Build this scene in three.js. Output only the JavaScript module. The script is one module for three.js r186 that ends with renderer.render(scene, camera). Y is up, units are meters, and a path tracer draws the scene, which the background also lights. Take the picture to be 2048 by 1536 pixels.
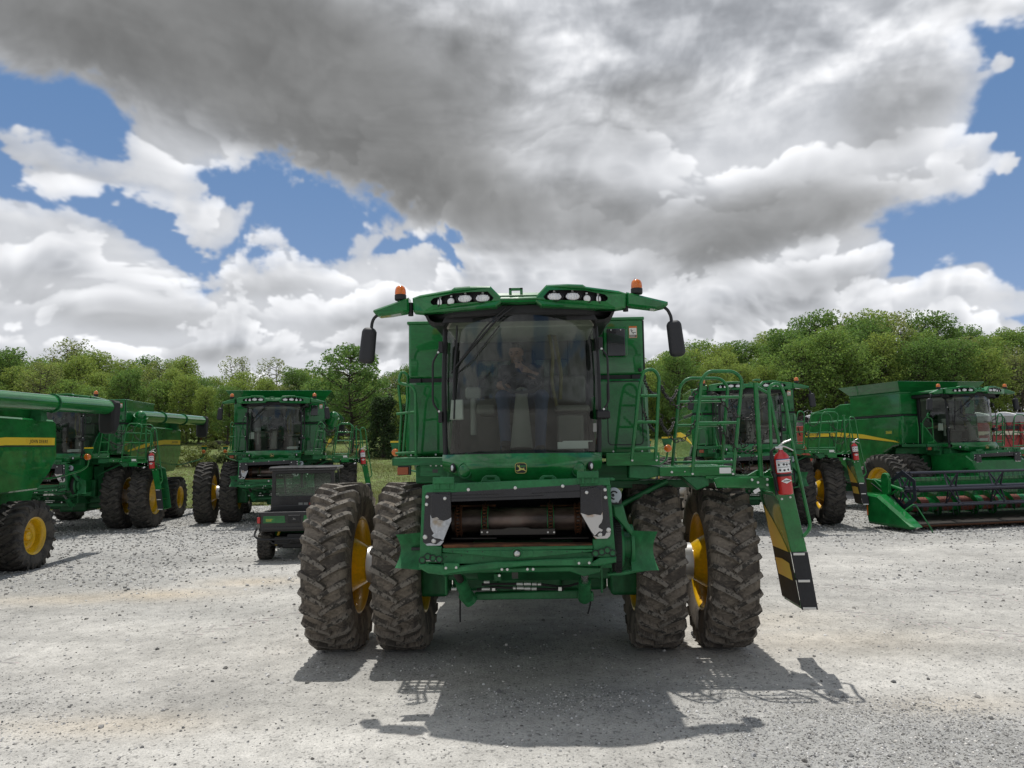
import * as THREE from 'three';
import { mergeGeometries } from 'three/addons/utils/BufferGeometryUtils.js';
import { RoundedBoxGeometry } from 'three/addons/geometries/RoundedBoxGeometry.js';
import { MarchingCubes } from 'three/addons/objects/MarchingCubes.js';

// ---------------------------------------------------------------- camera, sky, sun, exposure
const scene = new THREE.Scene();
const EYE = 2.33, FOCAL = 1539, PITCH = THREE.MathUtils.degToRad(4.87), ROLL = THREE.MathUtils.degToRad(0.87);
const camera = new THREE.PerspectiveCamera(2 * Math.atan(768 / FOCAL) * 180 / Math.PI, 4 / 3, 0.1, 4000);
camera.position.set(0, EYE, 0);
camera.rotation.set(PITCH, 0, -ROLL);
camera.updateMatrixWorld();
const SHOT = new THREE.Object3D(); SHOT.rotation.set(PITCH, 0, -ROLL); SHOT.updateMatrixWorld();   // how the photograph was held, for reading directions off it
const renderer = new THREE.WebGLRenderer({ antialias: true });
renderer.toneMapping = THREE.LinearToneMapping;
renderer.toneMappingExposure = 1.0;
renderer.shadowMap.enabled = true;
const SUN = new THREE.Vector3(-0.30, 3.9, -1.45).normalize();
const sun = new THREE.DirectionalLight(new THREE.Color(1, 0.97, 0.92), 3.9);
sun.position.copy(SUN).multiplyScalar(120).add(new THREE.Vector3(0, 0, -20));
sun.target.position.set(0, 0, -20);
sun.shadow.radius = 1.2;
sun.castShadow = true;
Object.assign(sun.shadow.camera, { left: -60, right: 60, top: 60, bottom: -60, near: 1, far: 300 });
sun.shadow.mapSize.set(4096, 4096);
scene.add(sun, sun.target);

// seeded random numbers and noise
function rng(seed) { let s = seed >>> 0; return () => { s = (s + 0x6d2b79f5) | 0; let t = Math.imul(s ^ (s >>> 15), 1 | s); t = (t + Math.imul(t ^ (t >>> 7), 61 | t)) ^ t; return ((t ^ (t >>> 14)) >>> 0) / 4294967296; }; }
const PERM = new Uint8Array(512), GR = new Float32Array(512);
{ const r = rng(77); const p = [...Array(256).keys()]; for (let i = 255; i > 0; i--) { const j = (r() * (i + 1)) | 0; [p[i], p[j]] = [p[j], p[i]]; } for (let i = 0; i < 512; i++) { PERM[i] = p[i & 255]; GR[i] = r() * 2 - 1; } }
const vhash = (x, y, z) => GR[PERM[(PERM[(PERM[x & 255] + y) & 255] + z) & 255]];
function noise3(x, y, z) {                       // smooth value noise, -1..1
  const xi = Math.floor(x), yi = Math.floor(y), zi = Math.floor(z); x -= xi; y -= yi; z -= zi;
  const u = x * x * x * (x * (x * 6 - 15) + 10), v = y * y * y * (y * (y * 6 - 15) + 10), w = z * z * (3 - 2 * z);
  const a = vhash(xi, yi, zi), b = vhash(xi + 1, yi, zi), c = vhash(xi, yi + 1, zi), d = vhash(xi + 1, yi + 1, zi);
  const r0 = a + (b - a) * u + (c - a) * v + (a - b - c + d) * u * v;
  if (w < 1e-6) return r0;
  const e = vhash(xi, yi, zi + 1), f = vhash(xi + 1, yi, zi + 1), g = vhash(xi, yi + 1, zi + 1), h = vhash(xi + 1, yi + 1, zi + 1);
  const r1 = e + (f - e) * u + (g - e) * v + (e - f - g + h) * u * v;
  return r0 + (r1 - r0) * w;
}
function fbm(x, y, z, o, gain = 0.5) { let s = 0, a = 1, n = 0; for (let i = 0; i < o; i++) { s += a * noise3(x, y, z); n += a; a *= gain; x = x * 2.03 + 17.1; y = y * 2.03 - 9.3; z = z * 2.03 + 3.7; } return s / n; }
const clamp = (v, a = 0, b = 1) => Math.min(b, Math.max(a, v)), lerp = (a, b, t) => a + (b - a) * t;
const sstep = (a, b, v) => { const t = clamp((v - a) / (b - a)); return t * t * (3 - 2 * t); };
// ---------------------------------------------------------------- the sky: broken cumulus under blue air
{
  const W = 4096, H = 2048, data = new Float32Array(W * H * 4);
  const e = SHOT.matrixWorld.elements;
  // gaps of blue between the clouds; corners are sight directions noted on the photograph
  const gaps = [
    [[-330, 120], [0, 158], [130, 170], [205, 196], [232, 236], [216, 262], [214, 300], [190, 296], [70, 268], [0, 262], [-330, 240]],
    [[-330, 262], [0, 268], [16, 305], [44, 345], [40, 372], [90, 410], [200, 396], [300, 425], [330, 470], [362, 505], [420, 520], [468, 470], [484, 425], [420, 385], [405, 362], [480, 352], [560, 345], [640, 382], [740, 412], [770, 420], [738, 452], [640, 486], [560, 452], [470, 480], [440, 505], [398, 545], [340, 496], [286, 470], [248, 432], [160, 430], [60, 384], [0, 368], [-330, 330]],
    [[2380, 20], [2010, 62], [1945, 66], [1962, 120], [1978, 150], [1950, 225], [1930, 262], [1900, 300], [1935, 290], [1968, 298], [1978, 345], [1950, 384], [1850, 418], [1760, 446], [1728, 462], [1795, 492], [1794, 530], [1800, 556], [1870, 545], [1905, 518], [1970, 530], [2010, 560], [2060, 580], [2380, 560]],
    [[880, 462], [905, 474], [930, 524], [925, 548], [886, 520], [850, 494], [744, 496], [760, 478], [850, 480]],
    [[1980, 640], [2100, 620], [2380, 640], [2380, 700], [2060, 690]],
  ];
  // wisps that float inside the gaps, and where the clouds are thick and grey underneath: [x, y, rx, ry, turn, amount]
  const wisps = [[1998, 128, 26, 22, -0.8, 60], [2012, 345, 18, 26, -0.4, 60], [500, 400, 22, 16, 0, 26], [125, 218, 18, 10, 0, 28], [645, 425, 18, 12, 0, 24], [45, 262, 12, 14, 0, 28], [1960, 290, 20, 14, 0, 26], [1885, 480, 14, 8, 0, 20], [100, 350, 40, 20, 0.6, 26], [360, 285, 20, 24, 0, -16], [1880, 85, 40, 20, 0.5, -26]];
  const thick = [[400, 60, 560, 165, 0.18, 1], [700, 250, 330, 130, 0.35, 0.95], [860, 360, 190, 80, 0.3, 1], [960, 150, 90, 130, 0, 0.4], [-150, 30, 300, 120, 0.1, 0.5],
    [1180, 270, 190, 90, -0.3, 0.36], [1120, 440, 220, 76, -0.12, 0.74], [1560, 440, 310, 64, -0.16, 0.84], [1790, 215, 110, 80, -0.5, 0.52], [1640, 345, 200, 40, -0.3, 0.34], [1400, 530, 130, 40, -0.2, 0.42], [1330, 210, 120, 60, -0.2, 0.3],
    [1640, 570, 120, 40, 0, 0.42], [530, 555, 110, 30, 0, 0.42], [180, 600, 230, 50, 0.1, 0.3], [330, 620, 180, 30, 0, 0.28], [800, 660, 200, 46, 0, 0.42], [450, 700, 120, 20, 0, 0.5], [1480, 640, 190, 40, 0, 0.32], [300, 260, 120, 60, 0.2, 0.22], [2000, 30, 120, 60, 0, 0.3]];
  const polyDist = (poly, x, y) => {             // signed: positive outside
    let d = 1e9, inside = false;
    for (let i = 0, j = poly.length - 1; i < poly.length; j = i++) {
      const [xi, yi] = poly[i], [xj, yj] = poly[j], ex = xj - xi, ey = yj - yi, wx = x - xi, wy = y - yi, t = clamp((wx * ex + wy * ey) / (ex * ex + ey * ey)), bx = wx - ex * t, by = wy - ey * t;
      d = Math.min(d, bx * bx + by * by);
      if ((yi > y) !== (yj > y) && x < ex * (y - yi) / ey + xi) inside = !inside;
    }
    return Math.sqrt(d) * (inside ? -1 : 1);
  };
  const puff = (x, y, z, o, gain) => { let r = 0, a = 1, n = 0; for (let i = 0; i < o; i++) { r += a * (Math.abs(noise3(x, y, z)) * 2.5 - 0.85); n += a; a *= gain; x = x * 2.07 + 5.3; y = y * 2.07 - 8.1; z = z * 2.07 + 2.9; } return r / n * 1.35; };
  const keen = [1, 1, 1, 2, 1.4];
  const boxes = gaps.map((g) => [Math.min(...g.map((p) => p[0])), Math.max(...g.map((p) => p[0])), Math.min(...g.map((p) => p[1])), Math.max(...g.map((p) => p[1]))]);
  const cover = (px, py) => { let c = 170; for (let k = 0; k < gaps.length; k++) { const b = boxes[k]; if (px < b[0] - 170 || px > b[1] + 170 || py < b[2] - 170 || py > b[3] + 170) continue; c = Math.min(c, polyDist(gaps[k], px, py) * keen[k]); }
    for (const [x, y, rx, ry, a, am] of wisps) { const dx = px - x, dy = py - y; if (Math.abs(dx) > 120 || Math.abs(dy) > 120) continue; const u = (dx * Math.cos(a) + dy * Math.sin(a)) / rx, v = (-dx * Math.sin(a) + dy * Math.cos(a)) / ry; c += am * Math.exp(-(u * u + v * v)); } return c; };
  const dark = (px, py) => { let s = 0; for (const [x, y, rx, ry, a, am] of thick) { const dx = px - x, dy = py - y, u = (dx * Math.cos(a) + dy * Math.sin(a)) / rx, v = (-dx * Math.sin(a) + dy * Math.cos(a)) / ry, q = u * u + v * v; if (q < 6) s = 1 - (1 - s) * (1 - am * Math.exp(-q * q * 0.6)); } return s; };
  for (let j = H / 2; j < H; j++) {
    const el = ((j + 0.5) / H - 0.5) * Math.PI, ce = Math.cos(el), se = Math.sin(el);
    for (let i = 0; i < W; i++) {
      const ph = ((i + 0.5) / W - 0.5) * 2 * Math.PI, dx = ce * Math.cos(ph), dz = ce * Math.sin(ph);
      // where this direction lies on the photograph
      const zc = -(e[8] * dx + e[9] * se + e[10] * dz), xc = e[0] * dx + e[1] * se + e[2] * dz, yc = e[4] * dx + e[5] * se + e[6] * dz;
      const px = zc > 0.2 ? 1024 + FOCAL * xc / zc : 9e3, py = zc > 0.2 ? 768 - FOCAL * yc / zc : 9e3;
      const out = Math.max(Math.max(-px, px - 2048) , -py), known = 1 - sstep(40, 330, out);
      if (known === 0 && ((i & 1) || (j & 1)) && j > H / 2) { const o = (j * W + i) * 4, p = (((j & 1) ? j - 1 : j) * W + (i & ~1)) * 4; data[o] = data[p]; data[o + 1] = data[p + 1]; data[o + 2] = data[p + 2]; data[o + 3] = 1; continue; }
      const q = 1 / (se + 0.20), x = dx * q * 1.5, z = dz * q * 1.5;
      const sx = dx * 6, sy = se * 7.2, sz = dz * 6;        // billows seen on the sphere
      const wx = fbm(sx * 0.9, sy * 0.9, sz * 0.9, 2) * 0.3, wy = fbm(sx * 0.9 + 31, sy * 0.9, sz * 0.9 - 11, 2) * 0.3;
      const X = sx + wx, Y = sy + wy, Z = sz - wx, mixed = (y, o) => 0.5 * puff(X, y, Z, o, 0.55) + 0.6 * fbm(X * 1.7 + 9, y * 1.9, Z * 1.7, o, 0.58);
      const det = mixed(Y, 7), up = mixed(Y + 0.15, 6), fine = fbm(X * 6, Y * 6.5, Z * 6, 4, 0.6), broad = fbm(X * 0.6, Y * 0.8, Z * 0.6, 3);
      const jx = wx * 90 + fine * 34, jy = wy * 90 + det * 26 - fine * 20;
      const wide = fbm(x * 0.9 + 3.1, z * 0.9, 1.7, 4), wide2 = fbm(x * 0.8 - 7.7, z * 0.8 + 2.2, 5.1, 3);
      let c = known > 0.001 ? cover(px + jx, py + jy) / 62 : 0, t = known > 0.001 ? dark(px + wx * 60, py + wy * 70) : 0;
      const c0 = 1.15 + wide * 3.6 - se * 0.4, t0 = clamp(0.42 + wide2 * 1.3 - 0.15);
      c = lerp(c0, c, known); t = lerp(t0, t, known);
      const low = 1 - sstep(0.02, 0.2, se);
      c += low * 0.4;
      const den = c + det * (0.55 + 0.45 * sstep(2, 0, c)) + fine * 0.3;
      const edge = lerp(0.16, 0.70, t), a = sstep(0, edge + 0.10, den) * (0.80 + 0.20 * sstep(0.1, 0.8, den));
      // light from above: where the billow thins upward it is bright
      const lit = 0.5 + 0.5 * Math.tanh((det - up) * 2.1 + det * 0.35 + broad * 1.1 + fine * 0.22 + 0.12);
      const soft = sstep(0.45, 0.95, t), rim = 1 - sstep(0.1, 1.2, den);
      let v = lerp(0.44 + 0.60 * lit, 0.58 + 0.20 * lit + 0.16 * broad, soft);
      v *= 1 - 0.71 * t * (1 - 0.45 * rim); v += rim * 0.12 * (1 - t);
      v *= 0.97 - 0.10 * low;
      { const r0 = puff(X * 0.8 + 41, Y, Z * 0.8, 5, 0.55), r1 = puff(X * 0.8 + 41, Y + 0.2, Z * 0.8, 5, 0.55); v *= 1 + 0.36 * Math.tanh((r0 - r1) * 1.8) * (1 - 0.62 * soft); }
      // heaped banks low in the sky, the nearer ones over the farther: bright crowns, grey flat bases
      const deg = el * 57.2958, bank = (1 - sstep(19, 27, deg)) * (1 - 0.75 * sstep(0.3, 0.75, t));
      if (bank > 0) {
        let b = 0.60 + 0.10 * lit;
        for (let k = 0; k < 6; k++) {
          const base = [3.5, 6.6, 9.2, 11.6, 14.6, 18][k], h = [3.2, 3.6, 4.2, 5.0, 5.6, 6.5][k], f = [2.2, 1.7, 1.35, 1.1, 0.95, 0.8][k], o = k * 19.7, heap = puff(X * f * 0.95 + o, 3.1 * k + Y * 0.15, Z * f * 0.95, 3, 0.5) * 0.85, bil = puff(X * f + o, Y * f * 1.25, Z * f, 5, 0.55);
          const dk = (base + h * (0.75 + 0.55 * heap) - deg) / h + bil * 0.62 + fine * 0.14, al = sstep(0, 0.10, dk) * sstep(base - 0.6, base + 0.9, deg + bil * 0.8);
          const up2 = puff(X * f + o, (Y + 0.09) * f * 1.25, Z * f, 4, 0.55), crown = 0.97 - 0.42 * sstep(0.05, 0.95, dk) + 0.20 * Math.tanh((bil - up2) * 2.2) + fine * 0.05;
          b = lerp(b, crown, al);
        }
        v = lerp(v, b * (1 - 0.45 * t), bank * 0.9);
      }
      const sh = clamp(1.25 - v * 1.4), cr = v * lerp(0.985, lerp(0.935, 0.985, t), sh), cg = v * lerp(0.998, 0.995, sh), cb = v * lerp(1.03, lerp(1.10, 0.995, t), sh);
      const hz = Math.pow(1 - se, 4.5), br = lerp(0.105, 0.42, hz), bg = lerp(0.220, 0.56, hz), bb = lerp(0.445, 0.80, hz);
      const o = (j * W + i) * 4;
      data[o] = lerp(br, cr, a); data[o + 1] = lerp(bg, cg, a); data[o + 2] = lerp(bb, cb, a); data[o + 3] = 1;
    }
  }
  for (let j = 0; j < H / 2; j++) for (let i = 0; i < W; i++) { const o = (j * W + i) * 4; data[o] = 0.30; data[o + 1] = 0.29; data[o + 2] = 0.27; data[o + 3] = 1; }
  const sky = new THREE.DataTexture(data, W, H, THREE.RGBAFormat, THREE.FloatType);
  sky.mapping = THREE.EquirectangularReflectionMapping; sky.magFilter = THREE.LinearFilter; sky.minFilter = THREE.LinearFilter; sky.needsUpdate = true;
  scene.background = sky; scene.environment = sky;
}
// ---------------------------------------------------------------- helpers
const V = (x, y, z) => new THREE.Vector3(x, y, z);
const taken = new Map();
const numbered = (n) => { const k = taken.get(n) ?? 0; taken.set(n, k + 1); return k ? n + '_' + String(k).padStart(3, '0') : n; };
const plain = (g) => { g = g.index ? g.toNonIndexed() : g; for (const k of Object.keys(g.attributes)) if (!['position', 'normal', 'uv', 'color'].includes(k)) g.deleteAttribute(k); if (!g.attributes.uv) g.setAttribute('uv', new THREE.BufferAttribute(new Float32Array(g.attributes.position.count * 2), 2)); if (!g.attributes.normal) g.computeVertexNormals(); g.morphAttributes = {}; return g; };
const join = (gs) => { gs = (Array.isArray(gs) ? gs.flat(3) : [gs]).map(plain); return gs.length === 1 ? gs[0] : mergeGeometries(gs, false); };
function part(parent, name, gs, material, label) { const m = new THREE.Mesh(join(gs), material); m.name = parent === scene ? numbered(name) : name; if (label) m.userData.label = label; parent.add(m); return m; }
const parts = (parent, name, list, material) => list.flat(1).forEach((g) => part(parent, name, g, material));
function group(parent, name, p = [0, 0, 0]) { const g = new THREE.Group(); g.name = parent === scene ? numbered(name) : name; g.position.set(...p); parent.add(g); return g; }
function tag(o, label, category, grp, kind) { o.userData.label = label; o.userData.category = category; if (grp) o.userData.group = grp; if (kind) o.userData.kind = kind; return o; }
const box = (x0, x1, y0, y1, z0, z1, r = 0.012) => { const w = Math.abs(x1 - x0), h = Math.abs(y1 - y0), d = Math.abs(z1 - z0); r = Math.min(r, w / 2.2, h / 2.2, d / 2.2); return (r > 0.0005 ? new RoundedBoxGeometry(w, h, d, r > 0.03 ? 3 : 1, r) : new THREE.BoxGeometry(w, h, d)).translate((x0 + x1) / 2, (y0 + y1) / 2, (z0 + z1) / 2); };
const rod = (a, b, r0, r1 = r0, seg = 12, open = false) => { const A = V(...a), B = V(...b), d = B.clone().sub(A), g = new THREE.CylinderGeometry(r1, r0, d.length(), seg, 1, open); g.applyQuaternion(new THREE.Quaternion().setFromUnitVectors(V(0, 1, 0), d.clone().normalize())); const c = A.add(B).multiplyScalar(0.5); return g.translate(c.x, c.y, c.z); };
class Poly extends THREE.Curve { constructor(p) { super(); this.p = p; this.len = [0]; for (let i = 1; i < p.length; i++) this.len.push(this.len[i - 1] + p[i].distanceTo(p[i - 1])); } getPoint(t, o = new THREE.Vector3()) { const L = t * this.len.at(-1); let i = 1; while (i < this.len.length - 1 && this.len[i] < L) i++; return o.copy(this.p[i - 1]).lerp(this.p[i], clamp((L - this.len[i - 1]) / (this.len[i] - this.len[i - 1] || 1))); } }
function bend(pts, rad, n = 5) {                  // a bent pipe's centre line: corners rounded
  pts = pts.map((p) => p.isVector3 ? p : V(...p)); const out = [pts[0]];
  for (let i = 1; i < pts.length - 1; i++) { const a = pts[i - 1].clone().sub(pts[i]), b = pts[i + 1].clone().sub(pts[i]), r = Math.min(rad, a.length() * 0.48, b.length() * 0.48), p = pts[i].clone().addScaledVector(a.normalize(), r), q = pts[i].clone().addScaledVector(b.normalize(), r); for (let k = 0; k <= n; k++) { const t = k / n; out.push(p.clone().multiplyScalar((1 - t) * (1 - t)).addScaledVector(pts[i], 2 * t * (1 - t)).addScaledVector(q, t * t)); } }
  out.push(pts.at(-1)); return out;
}
function pipe(pts, r, rad = 0.06, seg = 10, caps = true) {
  const line = bend(pts, rad); const g = sweep(line, r, seg); const gs = [g];
  if (caps) for (const [p, q] of [[line[0], line[1]], [line.at(-1), line.at(-2)]]) { const c = new THREE.CircleGeometry(r, seg); c.applyQuaternion(new THREE.Quaternion().setFromUnitVectors(V(0, 0, 1), p.clone().sub(q).normalize())); gs.push(c.translate(p.x, p.y, p.z)); }
  return gs;
}
function sweep(line, r, seg) {                    // a round tube along given points
  const pos = [], nor = [], idx = [], uv = []; let nrm = null, L = 0;
  for (let i = 0; i < line.length; i++) {
    const t = line[Math.min(i + 1, line.length - 1)].clone().sub(line[Math.max(i - 1, 0)]).normalize();
    if (!nrm) { nrm = Math.abs(t.y) < 0.9 ? V(0, 1, 0) : V(1, 0, 0); } nrm = nrm.clone().addScaledVector(t, -nrm.dot(t)).normalize(); const b = t.clone().cross(nrm); if (i) L += line[i].distanceTo(line[i - 1]);
    const rr = typeof r === 'function' ? r(i / (line.length - 1)) : r;
    for (let k = 0; k <= seg; k++) { const a = k / seg * 2 * Math.PI, n = nrm.clone().multiplyScalar(Math.cos(a)).addScaledVector(b, Math.sin(a)); pos.push(line[i].x + n.x * rr, line[i].y + n.y * rr, line[i].z + n.z * rr); nor.push(n.x, n.y, n.z); uv.push(k / seg * rr * 6.28, L); }
  }
  const m = seg + 1; for (let i = 0; i < line.length - 1; i++) for (let k = 0; k < seg; k++) { const a = i * m + k; idx.push(a, a + 1, a + m, a + 1, a + m + 1, a + m); }
  const g = new THREE.BufferGeometry(); g.setAttribute('position', new THREE.Float32BufferAttribute(pos, 3)); g.setAttribute('normal', new THREE.Float32BufferAttribute(nor, 3)); g.setAttribute('uv', new THREE.Float32BufferAttribute(uv, 2)); g.setIndex(idx); return g;
}
const shapeOf = (pts, holes = []) => { const s = new THREE.Shape(pts.map((p) => new THREE.Vector2(p[0], p[1]))); for (const h of holes) s.holes.push(new THREE.Path(h.map((p) => new THREE.Vector2(p[0], p[1])))); return s; };
function prism(pts, z0, z1, bevel = 0.006, holes = []) {   // outline in x,y pushed from z0 to z1
  const b = Math.min(bevel, Math.abs(z1 - z0) / 2.5); const g = new THREE.ExtrudeGeometry(shapeOf(pts, holes), { depth: Math.abs(z1 - z0) - 2 * b, bevelEnabled: b > 0.0004, bevelThickness: b, bevelSize: b, bevelOffset: -b, bevelSegments: 1, curveSegments: 8 });
  return g.translate(0, 0, Math.min(z0, z1) + b);
}
function sideways(pts, x0, x1, bevel = 0.006, holes = []) {   // outline in z,y pushed from x0 to x1
  const g = plain(prism(pts, x0, x1, bevel, holes)), p = g.attributes.position.array, n = g.attributes.normal.array;
  for (const a of [p, n]) for (let i = 0; i < a.length; i += 3) { const t = a[i]; a[i] = a[i + 2]; a[i + 2] = t; }
  const u = g.attributes.uv.array; for (let i = 0; i < p.length; i += 9) for (const [a, s] of [[p, 3], [n, 3]]) for (let c = 0; c < 3; c++) { const t = a[i + 3 + c]; a[i + 3 + c] = a[i + 6 + c]; a[i + 6 + c] = t; }
  for (let i = 0; i < u.length; i += 6) for (let c = 0; c < 2; c++) { const t = u[i + 2 + c]; u[i + 2 + c] = u[i + 4 + c]; u[i + 4 + c] = t; }
  return g;
}
function flat(pts, y0, y1, bevel = 0.006) { const g = prism(pts.map(([x, z]) => [x, -z]), y0, y1, bevel); g.rotateX(-Math.PI / 2); return g; }   // outline in x,z pushed from y0 to y1
const lathe = (pts, seg = 24) => new THREE.LatheGeometry(pts.map((p) => new THREE.Vector2(p[0], p[1])), seg);
function sheet(nu, nv, f) {                       // a curved sheet from f(u, v) -> [x, y, z]
  const pos = [], uv = [], idx = []; for (let j = 0; j <= nv; j++) for (let i = 0; i <= nu; i++) { const p = f(i / nu, j / nv); pos.push(...p); uv.push(p[3] ?? i / nu, p[4] ?? j / nv); }
  const P = []; for (let k = 0, n = 0; k < uv.length / 2; k++) { n = k; P.push(n); }
  const m = nu + 1; for (let j = 0; j < nv; j++) for (let i = 0; i < nu; i++) { const a = j * m + i; idx.push(a, a + 1, a + m, a + 1, a + m + 1, a + m); }
  const stride = pos.length / (uv.length / 2); const q = []; for (let k = 0; k < pos.length; k += stride) q.push(pos[k], pos[k + 1], pos[k + 2]);
  const g = new THREE.BufferGeometry(); g.setAttribute('position', new THREE.Float32BufferAttribute(q, 3)); g.setAttribute('uv', new THREE.Float32BufferAttribute(uv, 2)); g.setIndex(idx); g.computeVertexNormals(); return g;
}
const bolt = (x, y, z, r = 0.011, d = 0.012, axis = 'z') => { const g = new THREE.CylinderGeometry(r, r * 1.25, d, 6); if (axis === 'z') g.rotateX(Math.PI / 2); if (axis === 'x') g.rotateZ(-Math.PI / 2); return g.translate(x, y, z + (axis === 'z' ? d / 2 : 0)); };
function chain(a, b, sag, r = 0.0035, link = 0.045) {     // hanging chain of oval links
  const A = V(...a), B = V(...b), pts = []; for (let i = 0; i <= 60; i++) { const t = i / 60, p = A.clone().lerp(B, t); p.y -= sag * 4 * t * (1 - t); pts.push(p); }
  const c = new Poly(pts), n = Math.max(4, Math.round(c.len.at(-1) / (link * 0.72))), gs = [];
  for (let i = 0; i < n; i++) { const p = c.getPoint((i + 0.5) / n), q = c.getPoint(Math.min(1, (i + 0.6) / n)).sub(c.getPoint(Math.max(0, (i + 0.4) / n))).normalize(), g = new THREE.TorusGeometry(link * 0.30, r, 5, 9); g.scale(1.55, 1, 1); if (i % 2) g.rotateX(Math.PI / 2); g.applyQuaternion(new THREE.Quaternion().setFromUnitVectors(V(1, 0, 0), q)); gs.push(g.translate(p.x, p.y, p.z)); }
  return gs;
}
// ---------------------------------------------------------------- textures
function dataTex(n, f, srgb = true, m = n) { const d = new Uint8Array(n * m * 4); for (let j = 0; j < m; j++) for (let i = 0; i < n; i++) { const c = f(i / n, j / m, i, j), o = (j * n + i) * 4; d[o] = clamp(c[0]) * 255; d[o + 1] = clamp(c[1]) * 255; d[o + 2] = clamp(c[2]) * 255; d[o + 3] = 255; } const t = new THREE.DataTexture(d, n, m); t.wrapS = t.wrapT = THREE.RepeatWrapping; t.magFilter = THREE.LinearFilter; t.colorSpace = srgb ? THREE.SRGBColorSpace : THREE.NoColorSpace; t.needsUpdate = true; return t; }
const tfbm = (u, v, f, o, z = 0) => { const a = u * 2 * Math.PI, b = v * 2 * Math.PI, k = f / 6.2832; return fbm(Math.cos(a) * k + 40 + z, Math.sin(a) * k + Math.cos(b) * k * 1.3, Math.sin(b) * k * 1.3 + 20 + z, o); };
// wrapping lattice noise: period p cells
function wnoise(u, v, p, s) { const x = u * p, y = v * p, xi = Math.floor(x), yi = Math.floor(y), fx = x - xi, fy = y - yi, a = fx * fx * (3 - 2 * fx), b = fy * fy * (3 - 2 * fy), h = (i, j) => vhash(((i % p) + p) % p + s * 31, ((j % p) + p) % p + s * 17, s); return lerp(lerp(h(xi, yi), h(xi + 1, yi), a), lerp(h(xi, yi + 1), h(xi + 1, yi + 1), a), b); }
const wfbm = (u, v, p, o, s, g = 0.5) => { let r = 0, a = 1, n = 0; for (let i = 0; i < o; i++) { r += a * wnoise(u, v, p, s + i); n += a; a *= g; p *= 2; } return r / n; };
function printed(w, h, draw) { const c = document.createElement('canvas'); c.width = w; c.height = h; const x = c.getContext('2d'); draw(x, w, h); const t = new THREE.CanvasTexture(c); t.colorSpace = THREE.SRGBColorSpace; t.magFilter = THREE.LinearFilter; return t; }
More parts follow.
